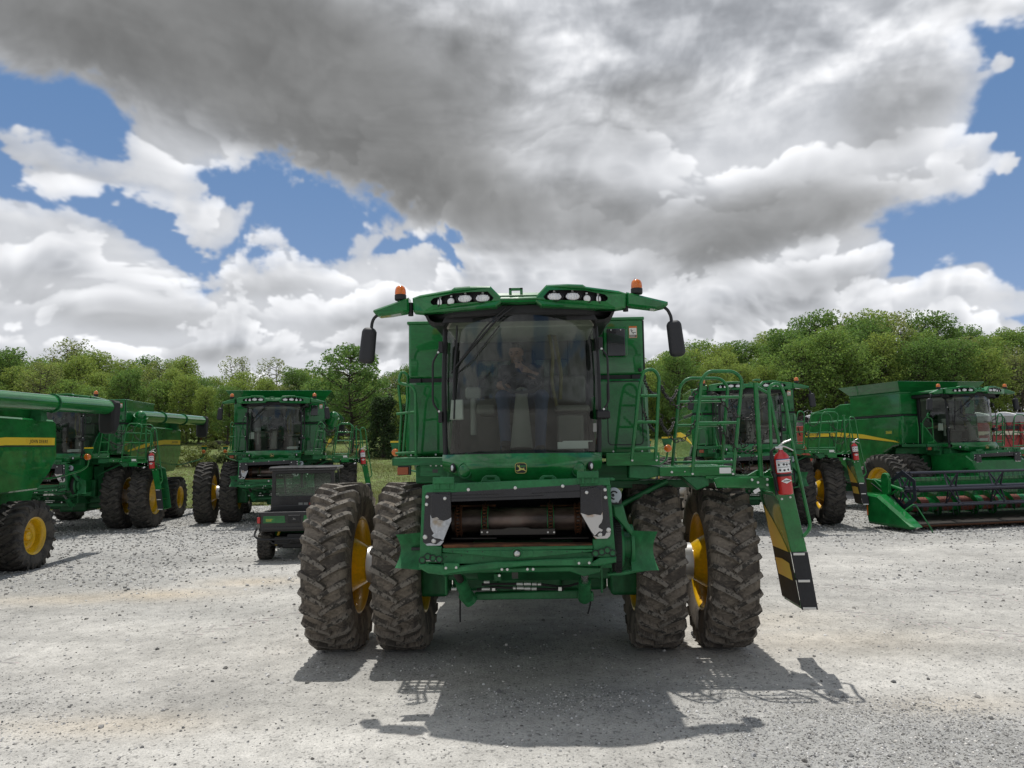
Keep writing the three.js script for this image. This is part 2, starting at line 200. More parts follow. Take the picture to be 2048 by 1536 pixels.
// ---------------------------------------------------------------- materials
const rgb = (r, g, b) => new THREE.Color().setRGB(r, g, b);
const std = (c, roughness = 0.6, extra = {}) => new THREE.MeshStandardMaterial({ color: c, roughness, ...extra });
const phys = (c, roughness, extra = {}) => new THREE.MeshPhysicalMaterial({ color: c, roughness, ...extra });
const grime = dataTex(512, (u, v) => { const k = 0.84 + 0.20 * wfbm(u, v, 5, 6, 3) + 0.07 * wfbm(u, v, 64, 2, 9), t = sstep(0.05, 0.5, wfbm(u, v, 3, 6, 21)) * 0.10; return [k + t, k + t * 0.3, k + t * 0.4]; });
const roughNoise = dataTex(512, (u, v) => { const k = 0.72 + 0.28 * wfbm(u, v, 8, 5, 13); return [k, k, k]; }, false);
const M = {
  green: phys(rgb(0.010, 0.200, 0.042), 0.45, { specularIntensity: 0.3, clearcoat: 0.9, clearcoatRoughness: 0.03, map: grime, roughnessMap: roughNoise }),
  greenDull: phys(rgb(0.026, 0.195, 0.066), 0.6, { specularIntensity: 0.6, clearcoat: 0.10, clearcoatRoughness: 0.4, map: grime, roughnessMap: roughNoise }),
  yellow: phys(rgb(0.90, 0.56, 0.012), 0.42, { clearcoat: 0.3, clearcoatRoughness: 0.2, map: grime, roughnessMap: roughNoise }),
  decal: std(rgb(0.80, 0.56, 0.03), 0.4), black: std(rgb(0.012, 0.012, 0.014), 0.55), rubber: std(rgb(0.016, 0.016, 0.016), 0.8),
  mirror: std(rgb(0.021, 0.022, 0.026), 0.62), darkSteel: std(rgb(0.05, 0.045, 0.04), 0.5, { metalness: 0.5 }), steel: std(rgb(0.55, 0.55, 0.53), 0.35, { metalness: 0.9, roughnessMap: roughNoise }), zinc: std(rgb(0.62, 0.62, 0.60), 0.35, { metalness: 0.7 }),
  wornBlack: phys(rgb(0.014, 0.015, 0.022), 0.35, { clearcoat: 0.2, clearcoatRoughness: 0.2, map: grime, roughnessMap: roughNoise }),
  rust: std(rgb(0.17, 0.075, 0.032), 0.85, { map: dataTex(256, (u, v) => { const k = 0.75 + 0.5 * wfbm(u, v, 8, 5, 33); return [k, k * 0.93, k * 0.85]; }) }),
  drum: std(rgb(0.17, 0.135, 0.12), 0.5, { metalness: 0.35, map: dataTex(256, (u, v) => { const k = 0.7 + 0.5 * wfbm(u, v, 6, 5, 37); return [k, k * 0.95, k * 0.92]; }), roughnessMap: roughNoise }),
  chain: std(rgb(0.045, 0.042, 0.040), 0.5, { metalness: 0.6 }),
  amber: phys(rgb(0.85, 0.23, 0.012), 0.12, { transmission: 0.35, thickness: 0, clearcoat: 0.8, clearcoatRoughness: 0.05 }),
  lamp: phys(rgb(0.62, 0.63, 0.64), 0.18, { metalness: 0.5, clearcoat: 1, clearcoatRoughness: 0.03 }),
  lens: phys(rgb(0.75, 0.76, 0.76), 0.25, { clearcoat: 1, clearcoatRoughness: 0.02 }),
  glass: phys(rgb(0.62, 0.68, 0.63), 0.05, { transmission: 1, thickness: 0, ior: 1.5 }),
  grey: std(rgb(0.15, 0.147, 0.135), 0.75), greyLight: std(rgb(0.28, 0.28, 0.265), 0.7), greyDark: std(rgb(0.07, 0.07, 0.068), 0.8), headliner: std(rgb(0.42, 0.41, 0.37), 0.9),
  white: std(rgb(0.75, 0.75, 0.73), 0.6), red: phys(rgb(0.50, 0.018, 0.018), 0.35, { clearcoat: 0.5, clearcoatRoughness: 0.1 }), redDull: phys(rgb(0.34, 0.030, 0.022), 0.5, { clearcoat: 0.2, map: grime }), orange: std(rgb(0.8, 0.16, 0.02), 0.5),
};
const dirtTex = (lo, hi, s) => dataTex(1024, (u, v) => { const n = wfbm(u, v, 7, 6, s), f = wfbm(u, v, 90, 3, s + 7), d = sstep(-0.45, 0.35, n + f * 0.35), sp = sstep(0.45, 0.75, f) * 0.05 - sstep(0.4, 0.7, -f) * 0.06; return [lerp(lo[0], hi[0], d) + sp, lerp(lo[1], hi[1], d) + sp, lerp(lo[2], hi[2], d) + sp]; });
const bumpTex = dataTex(512, (u, v) => { const k = 0.5 + 0.35 * wfbm(u, v, 24, 5, 51) + 0.15 * wfbm(u, v, 128, 2, 57); return [k, k, k]; }, false);
M.tyreDirty = std(new THREE.Color(1, 1, 1), 0.92, { map: dirtTex([0.27, 0.25, 0.228], [0.48, 0.445, 0.40], 61), bumpMap: bumpTex, bumpScale: 0.003 });
M.tyreClean = std(new THREE.Color(1, 1, 1), 0.85, { map: dirtTex([0.15, 0.145, 0.14], [0.30, 0.285, 0.265], 67), bumpMap: bumpTex, bumpScale: 0.004 });
M.lugWorn = std(new THREE.Color(1, 1, 1), 0.9, { map: dataTex(512, (u, v) => { const n = wfbm(u, v, 40, 4, 71), w = wfbm(u, v, 9, 3, 79), k = lerp(0.20, 0.46, sstep(-0.30, 0.25, n + w * 0.8)); return [k, k * 0.95, k * 0.88]; }), bumpMap: bumpTex, bumpScale: 0.004 });
// ---------------------------------------------------------------- sight lines of the photograph
const RIGHT = V(1, 0, 0).applyQuaternion(SHOT.quaternion), UPV = V(0, 1, 0).applyQuaternion(SHOT.quaternion), FWD = V(0, 0, -1).applyQuaternion(SHOT.quaternion);
const sight = (px, py) => FWD.clone().multiplyScalar(FOCAL).addScaledVector(RIGHT, px - 1024).addScaledVector(UPV, 768 - py).normalize();
const POSE = { x: 0.17, z: -9.40, yaw: THREE.MathUtils.degToRad(-1.9) };
const TOLOCAL = new THREE.Matrix4().makeRotationY(POSE.yaw).setPosition(POSE.x, 0, POSE.z).invert();
const EYE_L = V(0, EYE, 0).applyMatrix4(TOLOCAL);
const L = (px, py, z) => { const d = sight(px, py).transformDirection(TOLOCAL), t = (z - EYE_L.z) / d.z; return [EYE_L.x + d.x * t, EYE_L.y + d.y * t]; };   // where a sight line meets the harvester's plane z
const L3 = (px, py, z) => [...L(px, py, z), z];
// ---------------------------------------------------------------- yard and field
const groundAt = (px, py) => { const d = sight(px, py), t = -EYE / d.y; return [d.x * t, d.z * t]; };
const fieldEdge = (x) => -32.2 + 0.6 * Math.sin(x * 0.31 + 1) + 0.5 * Math.sin(x * 0.83) + (x > -7 && x < 6 ? 3.6 * sstep(6, 0, Math.abs(x + 1)) : 0) - 18 * sstep(4, 20, x);
const groundY = (x, z) => (0.12 - 0.07 * sstep(2, 12, x)) * sstep(-12, -22, z) + (z < -33 ? 3.25 * Math.min(1.6, (-33 - z) / 46) : 0);
const ruts = (x, z) => 0.012 * fbm(x * 0.55, z * 0.55, 0.3, 3) + 0.007 * fbm(x * 3.1, z * 3.1, 2.2, 3) + 0.0045 * fbm(x * 9.5, z * 9.5, 4.4, 2);
// how much loose crushed stone lies at a place
const PATCH = groundAt(1830, 1500), PATCH2 = groundAt(1600, 1440), TAN = [groundAt(330, 1190), groundAt(120, 1200), groundAt(200, 1450), groundAt(1500, 1240), groundAt(520, 1165), groundAt(1700, 1280), groundAt(1900, 1410)];
function stony(x, z) {
  let s = 0.10 + 0.28 * sstep(0.0, 0.5, fbm(x * 0.42 + 9, z * 0.42, 7.1, 4));
  const n = 0.5 * fbm(x * 0.9, z * 0.9, 3.3, 3);
  s = Math.max(s, sstep(1.35, 0.7, Math.hypot((x - PATCH[0]) / 2.1, (z - PATCH[1]) / 1.15) + n), 0.8 * sstep(1.3, 0.6, Math.hypot((x - PATCH2[0]) / 1.6, (z - PATCH2[1]) / 0.8) + n));
  s = Math.max(s, 0.85 * sstep(-15, -20.5, z + 4 * n));
  s = Math.max(s, 0.8 * sstep(-11, -15.5, z + 3 * n) * sstep(-2.5, -8, x + 2.5 * n));
  s = Math.max(s, 0.6 * sstep(0.9, 0.3, Math.hypot((x - 0.4) / 2.5, (z + 7.3) / 0.9) + n));
  return clamp(s);
}
function tan_(x, z) { let t = 0; TAN.forEach(([a, b], i) => { t = Math.max(t, [1, 0.7, 0.7, 0.45, 0.9, 0.5, 0.5][i] * Math.exp(-Math.pow(Math.hypot((x - a) / [1.1, 1.4, 1.0, 1.6, 1.0, 1.5, 0.9][i], (z - b) / [0.55, 0.45, 0.3, 0.8, 0.5, 0.7, 0.3][i]) + 0.35 * fbm(x, z, 8.8, 3), 2))); }); return t; }
function grid(xs, zs, f, uvScale, colour) {
  const pos = [], uv = [], col = [], idx = []; for (const z of zs) for (const x of xs) { pos.push(x, f(x, z), z); uv.push(x * uvScale, z * uvScale); col.push(...colour(x, z)); }
  const m = xs.length; for (let j = 0; j < zs.length - 1; j++) for (let i = 0; i < m - 1; i++) { const a = j * m + i; idx.push(a, a + 1, a + m, a + 1, a + m + 1, a + m); }
  const g = new THREE.BufferGeometry(); g.setAttribute('position', new THREE.Float32BufferAttribute(pos, 3)); g.setAttribute('uv', new THREE.Float32BufferAttribute(uv, 2)); g.setAttribute('color', new THREE.Float32BufferAttribute(col, 3)); g.setIndex(idx); g.computeVertexNormals(); return g;
}
const spread = (near, step, grow, far) => { const o = []; let x = 0, s = step; while (x < far) { o.push(x); if (x > near) s *= grow; x += s; } return o; };
{
  const px = spread(7.5, 0.075, 1.07, 260), xs = [...px.slice(1).map((v) => -v).reverse(), ...px], zs = [30, 20, 12, 6, 2, 0, -1, -2, -2.8, ...spread(14, 0.075, 1.05, 58).map((v) => -3.2 - v)].reverse();
  const gravelTex = dataTex(2048, (u, v) => {
    const big = wfbm(u, v, 5, 4, 111), mid = wfbm(u, v, 34, 3, 117), f1 = wnoise(u, v, 190, 121), f2 = wnoise(u, v, 420, 127), f3 = wnoise(u, v, 800, 131), dark = sstep(0.52, 0.9, f1) * 0.16 + sstep(0.62, 0.95, f2) * 0.15;
    const k = 0.80 + 0.06 * big + 0.075 * mid + 0.07 * f2 + 0.06 * f3 - dark * 1.25; return [k, k * 0.992, k * 0.972]; });
  const gravelBump = dataTex(1024, (u, v) => { const k = 0.45 + 0.22 * wfbm(u, v, 40, 3, 141) + 0.2 * wnoise(u, v, 190, 121) + 0.12 * wnoise(u, v, 420, 127); return [k, k, k]; }, false);
  const yard = std(new THREE.Color(1, 1, 1), 0.95, { map: gravelTex, bumpMap: gravelBump, bumpScale: 0.018, vertexColors: true });
  const g = grid(xs, zs, (x, z) => groundY(x, z) + ruts(x, z) - (z < fieldEdge(x) - 0.6 ? 0.25 : 0), 1 / 4.2, (x, z) => {
    const s = stony(x, z), t = tan_(x, z), n = fbm(x * 0.35, z * 0.35, 5.5, 4), m = fbm(x * 2.2, z * 2.2, 6.5, 3); const lane = fbm(x * 0.22 + z * 0.12, z * 1.15 - x * 0.16, 9.1, 4); let k = 0.635 + 0.09 * n + 0.07 * m + 0.22 * lane; const c = [k, k * 0.985, k * 0.952], st = [0.40 + 0.05 * n, 0.41 + 0.05 * n, 0.415 + 0.05 * n], tn = [0.80, 0.68, 0.52];
    return [0, 1, 2].map((i) => lerp(lerp(c[i], st[i], s * 0.75), tn[i], t * 0.6)); });
  const m = part(scene, 'gravel_yard', g, yard); m.userData = { kind: 'structure', label: 'pale compacted gravel yard with looser crushed stone patches' };
  const fx = spread(40, 0.8, 1.12, 900), fxs = [...fx.slice(1).map((v) => -v).reverse(), ...fx], fz = [...spread(30, 0.5, 1.12, 900).map((v) => -27 - v)].reverse();
  const grassTex = dataTex(1024, (u, v) => { const a = wfbm(u, v, 6, 5, 151), f = wnoise(u, v, 300, 157), h = wnoise(u, v, 90, 159), k = 0.50 + 0.12 * a + 0.12 * f + 0.08 * h; return [k * 1.02, k * 1.10, k * 0.62]; });
  const field = std(rgb(0.62, 0.66, 0.55), 1, { map: grassTex, bumpMap: bumpTex, bumpScale: 0.15, vertexColors: true });
  const gg = grid(fxs, fz, (x, z) => groundY(x, z) + 0.03 * fbm(x * 0.7, z * 0.7, 1.1, 3) + (z < fieldEdge(x) ? 0.02 + 0.03 * sstep(0, -1.5, z - fieldEdge(x)) : -0.35), 1 / 5, (x, z) => { const n = fbm(x * 0.16, z * 0.3, 2.5, 4), d = sstep(0.05, 0.5, n + (z > fieldEdge(x) - 2 ? 0.25 : 0)); const dirt = (Math.exp(-Math.pow(Math.hypot((x + 5.6) / 2.4, (z + 33.4) / 1.4), 2))); return [lerp(lerp(0.80, 1.12, d), 1.15, dirt), lerp(lerp(0.95, 1.05, d), 0.78, dirt), lerp(lerp(0.75, 0.95, d), 1.15, dirt)]; });
  const f = part(scene, 'grass_field', gg, field); f.userData = { kind: 'structure', label: 'mown grass field rising to the wood behind the yard' };
}
{ // loose stones, uncountable
  const r = rng(404), shapes = [0, 1, 2].map((k) => { const g = new THREE.IcosahedronGeometry(1, 0), q = rng(90 + k), seen = new Map(), p = g.attributes.position; for (let i = 0; i < p.count; i++) { const key = [p.getX(i), p.getY(i), p.getZ(i)].map((v) => v.toFixed(2)).join(); if (!seen.has(key)) seen.set(key, [0.65 + 0.6 * q(), 0.45 + 0.4 * q(), 0.65 + 0.6 * q()]); const s = seen.get(key); p.setXYZ(i, p.getX(i) * s[0], p.getY(i) * s[1], p.getZ(i) * s[2]); } g.computeVertexNormals(); return g; });
  const lists = [[], [], []], tone = () => { const t = r(), k = t < 0.24 ? 0.10 + 0.1 * r() : t < 0.82 ? 0.24 + 0.18 * r() : 0.5 + 0.18 * r(), w = r() * 0.10; return [k * (1 + w * 0.5), k, k * (1 - w * 0.8)]; };
  const toss = (n, x0, x1, z0, z1, lo, hi, pw, need) => { for (let i = 0; i < n; i++) { const x = lerp(x0, x1, r()), z = lerp(z0, z1, r()); if (Math.abs(x / z) > 0.8 && Math.abs(x) > 3) continue; const s = stony(x, z); if (r() > need(s)) continue; const k = lo + (hi - lo) * Math.pow(r(), pw); lists[(r() * 3) | 0].push([x, z, k, tone()]); } };
  toss(150000, -7, 7, -8.6, -3.3, 0.0035, 0.011, 2.2, (s) => 0.04 + s * s * 0.95);
  toss(90000, -10, 10, -16, -4, 0.005, 0.016, 3, (s) => 0.05 + s * 0.25);
  toss(110000, -24, 24, -33, -13, 0.012, 0.034, 2, (s) => 0.02 + s * s * 0.9);
  toss(1500, -9, 9, -13, -3.5, 0.012, 0.03, 3, () => 0.45);
  const mat4 = new THREE.Matrix4(), q = new THREE.Quaternion(), e = new THREE.Euler(), mat = std(new THREE.Color(1, 1, 1), 0.95);
  lists.forEach((list, k) => { const im = new THREE.InstancedMesh(shapes[k], mat, list.length), col = new THREE.Color(); list.forEach(([x, z, s, c], i) => { e.set(r() * 0.5, r() * 6.28, r() * 0.5); q.setFromEuler(e); mat4.compose(V(x, groundY(x, z) + ruts(x, z) + s * 0.22, z), q, V(s, s, s)); im.setMatrixAt(i, mat4); im.setColorAt(i, col.setRGB(...c)); }); im.name = numbered('loose_gravel'); tag(im, ['grey crushed stones scattered over the gravel yard', 'small pale crushed stones scattered over the gravel yard', 'angular mixed crushed stones scattered over the gravel yard'][k], 'gravel', null, 'stuff'); scene.add(im); });
}
const fieldPoint = (px, py) => { const d = sight(px, py); let t = 30; for (let k = 0; k < 800; k++) { if (EYE + d.y * t <= groundY(d.x * t, d.z * t)) break; t += 0.25; } return V(d.x * t, groundY(d.x * t, d.z * t), d.z * t); };

{ // low ridges of packed dust left by tyre lugs
  const r = rng(818), list = [], tracks = [[[-60, 1330], [300, 1285], [620, 1215]], [[-60, 1420], [260, 1350], [600, 1262]], [[1560, 1215], [1800, 1235], [2120, 1290]], [[1580, 1170], [1850, 1180], [2120, 1205]]];
  for (const t of tracks) { const c = new Poly(bend(t.map(([a, b]) => { const q = groundAt(a, b); return V(q[0], 0, q[1]); }), 2, 8)), len = c.len.at(-1), n = Math.floor(len / 0.19); for (let i = 0; i < n; i++) { if (noise3(i * 0.13, t[0][1], 0) < -0.15) continue; const p = c.getPoint(i / n), d = c.getPoint(Math.min(1, (i + 1) / n)).sub(c.getPoint(Math.max(0, (i - 1) / n))), a = Math.atan2(d.x, d.z); for (const s of [-1, 1]) if (r() < 0.85) list.push([p.x + Math.cos(a) * s * 0.12, p.z - Math.sin(a) * s * 0.12, a + s * 0.75 + (r() - 0.5) * 0.2, 0.09 + 0.06 * r()]); } }
  const geo = new THREE.SphereGeometry(1, 8, 4, 0, 6.2832, 0, 1.5708), im = new THREE.InstancedMesh(geo, std(rgb(0.47, 0.46, 0.435), 1, { map: grime }), list.length), m = new THREE.Matrix4(), q = new THREE.Quaternion();
  list.forEach(([x, z, a, l], i) => { q.setFromEuler(new THREE.Euler(0, a + 1.57, 0)); m.compose(V(x, groundY(x, z) + ruts(x, z) - 0.003, z), q, V(l, 0.011 + 0.005 * r(), 0.022 + 0.012 * r())); im.setMatrixAt(i, m); });
  im.name = 'tyre_track'; tag(im, 'faint ridges of packed dust left by tractor tyres in the yard', 'tyre track', null, 'stuff'); scene.add(im);
}
// ---------------------------------------------------------------- combine harvester, x to its left, z forward, origin under the front axle
const view = (ox, oy, s) => (u, v, z) => L(ox + u / s, oy + v / s, z);
const q1 = view(680, 540, 5.389), q2 = view(1020, 540, 5.389), q3 = view(780, 780, 7.314), q4 = view(1030, 780, 7.314), q6 = view(820, 930, 4.876), q7 = view(1180, 940, 4.266), q8 = view(1250, 720, 4.518), q9 = view(1480, 860, 4.042), qc = view(880, 620, 5.297);
const at = (p, z) => [p[0], p[1], z];
const tyreCache = new Map();
function tyreGeo(R, w, rim, n, lugH, slant) {
  const key = [R, w, rim, n, lugH, slant].join(); if (tyreCache.has(key)) return tyreCache.get(key);
  const prof = [[rim, -w * 0.40], [rim + 0.05, -w * 0.49], [(rim + R) / 2, -w * 0.535], [R - 0.13, -w * 0.515], [R - lugH - 0.035, -w * 0.46], [R - lugH - 0.008, -w * 0.36], [R - lugH, 0], [R - lugH - 0.008, w * 0.36], [R - lugH - 0.035, w * 0.46], [R - 0.13, w * 0.515], [(rim + R) / 2, w * 0.535], [rim + 0.05, w * 0.49], [rim, w * 0.40]];
  const body = plain(lathe(prof, 64).rotateZ(-Math.PI / 2)); { const u = body.attributes.uv.array; for (let i = 0; i < u.length; i += 2) { u[i] *= 6 * 0.6; u[i + 1] *= 1.5 * 0.6; } }
  const side = [], top = [], sideN = [], uvS = [], uvT = [];
  const r = rng(5), pt = (x, phi, rr) => [x, rr * Math.sin(phi), rr * Math.cos(phi)];
  const quad = (arr, uv, a, b, c, d, f) => { arr.push(...a, ...b, ...c, ...a, ...c, ...d); for (const p of [a, b, c, a, c, d]) uv.push(p[0] * 1.3 + f, Math.atan2(p[1], p[2]) * R * 1.3); };
  for (const s of [-1, 1]) for (let k = 0; k < n; k++) {
    const phi0 = (k + (s > 0 ? 0.5 : 0)) * 2 * Math.PI / n + (r() - 0.5) * 0.004, wear = r() * 0.006, st = [];
    const T = [0, 0.18, 0.42, 0.68, 0.86, 0.96, 1.03];
    for (const t of T) { const x = s * lerp(-0.035, w * 0.505, t), ph = phi0 + slant / R * (Math.pow(t, 0.85)), drop = t > 0.9 ? (t - 0.9) * 0.35 : 0; st.push([x, ph, R - wear - drop, R - lugH - 0.03 - (t > 0.9 ? 0.09 : 0)]); }
    const ring = st.map((q, i) => { const a = st[Math.max(0, i - 1)], b = st[Math.min(st.length - 1, i + 1)], dx = b[0] - a[0], ds = (b[1] - a[1]) * R, m = Math.hypot(dx, ds), nx = -ds / m, ns = dx / m * Math.sign(s), sg = Math.sign(s), hw = 0.021 + 0.005 * T[i], bw = 0.040 + 0.010 * T[i];
      const P = (h, rr) => pt(q[0] + nx * h * sg, q[1] + ns * h / R, rr); return [P(-bw, q[3]), P(-hw, q[2]), P(hw, q[2]), P(bw, q[3])]; });
    const f = r() * 3;
    for (let i = 0; i < ring.length - 1; i++) { const a = ring[i], b = ring[i + 1]; const o = s > 0 ? 1 : 0; const Q = (arr, uv, i0, i1) => o ? quad(arr, uv, a[i0], b[i0], b[i1], a[i1], f) : quad(arr, uv, a[i1], b[i1], b[i0], a[i0], f); Q(side, uvS, 0, 1); Q(top, uvT, 1, 2); Q(side, uvS, 2, 3); }
    quad(side, uvS, ring[0][0], ring[0][1], ring[0][2], ring[0][3], f); const e = ring.at(-1); quad(side, uvS, e[3], e[2], e[1], e[0], f);
  }
  const mk = (p, uv) => { const g = new THREE.BufferGeometry(); g.setAttribute('position', new THREE.Float32BufferAttribute(p, 3)); g.setAttribute('uv', new THREE.Float32BufferAttribute(uv, 2)); g.computeVertexNormals(); return g; };
  const g = mergeGeometries([mergeGeometries([body, mk(side, uvS)]), mk(top, uvT)], true);
  // each tyre sags a little where it carries the load
  const p = g.attributes.position.array; for (let i = 0; i < p.length; i += 3) if (p[i + 1] < -R + 0.012) p[i + 1] = -R + 0.012;
  tyreCache.set(key, g); return g;
}
function wheel(parent, [x, y, z], R, w, rim, n, lugH, slant, dish, turn = 0, mats = [M.tyreDirty, M.lugWorn], cone = dish * 0.45 + 0.02) {
  const g = group(parent, 'wheel', [x, y, z]); g.rotation.x = (x * 7.3 + z) % 1 * 0.2; g.rotation.order = 'YXZ'; g.rotation.y = turn;
  const t = new THREE.Mesh(tyreGeo(R, w, rim, n, lugH, slant), mats); t.name = 'tyre'; g.add(t);
  const s = Math.sign(x), a = w * 0.42;
  part(g, 'rim', [lathe([[rim + 0.025, -a - 0.012], [rim - 0.005, -a - 0.012], [rim - 0.02, -a + 0.02], [rim - 0.06, -a + 0.07], [rim - 0.07, 0], [rim - 0.06, a - 0.07], [rim - 0.02, a - 0.02], [rim - 0.005, a + 0.012], [rim + 0.025, a + 0.012]], 48).rotateZ(-Math.PI / 2),
    lathe([[rim - 0.065, dish * s + 0.0], [rim - 0.11, dish * s], [0.21, cone * s], [0.0, cone * s]], 48).rotateZ(-Math.PI / 2)], M.yellow);
  part(g, 'hub', [lathe([[0, -0.1], [0.10, -0.1], [0.13, -0.05], [0.15, 0], [0.15, 0.06], [0.1, 0.1], [0, 0.1]].map(([r, yy]) => [r * rim / 0.53, yy + cone * s]), 24).rotateZ(-Math.PI / 2)], M.yellow);
  return g;
}
const CX = -0.035;                                 // the cab's middle
const mir = (pts) => pts.map(([x, y]) => [2 * CX - x, y]).reverse();
const shieldZ = (x) => 1.56 - 0.36 * Math.pow(Math.abs((x - CX) / 0.8), 2.2);
const onGlass = (px, py, lift = 0.03) => { let z = 1.5, p; for (let k = 0; k < 4; k++) { p = L(px, py, z); z = shieldZ(p[0]) + lift; } return [p[0], p[1], z]; };
// the leaping stag of the badge, in a box of 1 x 1
const STAG = [[0.10, 0.40], [0.18, 0.34], [0.27, 0.38], [0.33, 0.43], [0.36, 0.50], [0.34, 0.62], [0.27, 0.70], [0.22, 0.68], [0.24, 0.74], [0.20, 0.86], [0.26, 0.90], [0.28, 0.80], [0.32, 0.76], [0.36, 0.88], [0.41, 0.86], [0.37, 0.76], [0.40, 0.70], [0.44, 0.62], [0.55, 0.55], [0.70, 0.54], [0.74, 0.62], [0.79, 0.60], [0.77, 0.50], [0.84, 0.40], [0.95, 0.30], [0.93, 0.26], [0.80, 0.34], [0.70, 0.38], [0.60, 0.40], [0.48, 0.38], [0.40, 0.32], [0.30, 0.30], [0.20, 0.28], [0.08, 0.36]];
const rounded = (x0, x1, y0, y1, r, n = 4) => { const out = []; for (const [cx, cy, a0] of [[x1 - r, y0 + r, -90], [x1 - r, y1 - r, 0], [x0 + r, y1 - r, 90], [x0 + r, y0 + r, 180]]) for (let k = 0; k <= n; k++) { const a = (a0 + 90 * k / n) * Math.PI / 180; out.push([cx + r * Math.cos(a), cy + r * Math.sin(a)]); } return out; };
const stripText = printed(1024, 128, (x, w, h) => { x.fillStyle = '#e2bd2a'; x.fillRect(0, 0, w, h); x.fillStyle = '#14180f'; x.font = 'bold 104px sans-serif'; x.textBaseline = 'middle'; x.textAlign = 'center'; x.scale(1.18, 1); x.fillText('JOHN DEERE', w / 2 / 1.18, h / 2 + 4); });
function panel(w, h, map, o = {}) { const m = new THREE.Mesh(new THREE.PlaneGeometry(w, h), std(new THREE.Color(1, 1, 1), 0.45, { map, ...o })); return m; }
const warnTex = printed(128, 192, (x, w, h) => { x.fillStyle = '#e8e6de'; x.fillRect(0, 0, w, h); x.fillStyle = '#d2691e'; x.fillRect(0, 0, w, 30); x.strokeStyle = '#c8742e'; x.lineWidth = 6; x.strokeRect(3, 3, w - 6, h - 6); x.fillStyle = '#111'; x.beginPath(); x.arc(36, 62, 9, 0, 7); x.fill(); x.lineWidth = 9; x.strokeStyle = '#111'; x.beginPath(); x.moveTo(34, 74); x.lineTo(54, 108); x.lineTo(112, 104); x.moveTo(70, 106); x.lineTo(70, 130); x.moveTo(36, 80); x.lineTo(66, 74); x.stroke(); x.fillStyle = '#5b4a33'; x.fillRect(8, 142, w - 16, 40); x.fillStyle = '#ddd'; for (let i = 0; i < 3; i++) x.fillRect(14, 148 + i * 11, w - 50 + (i % 2) * 14, 4); });

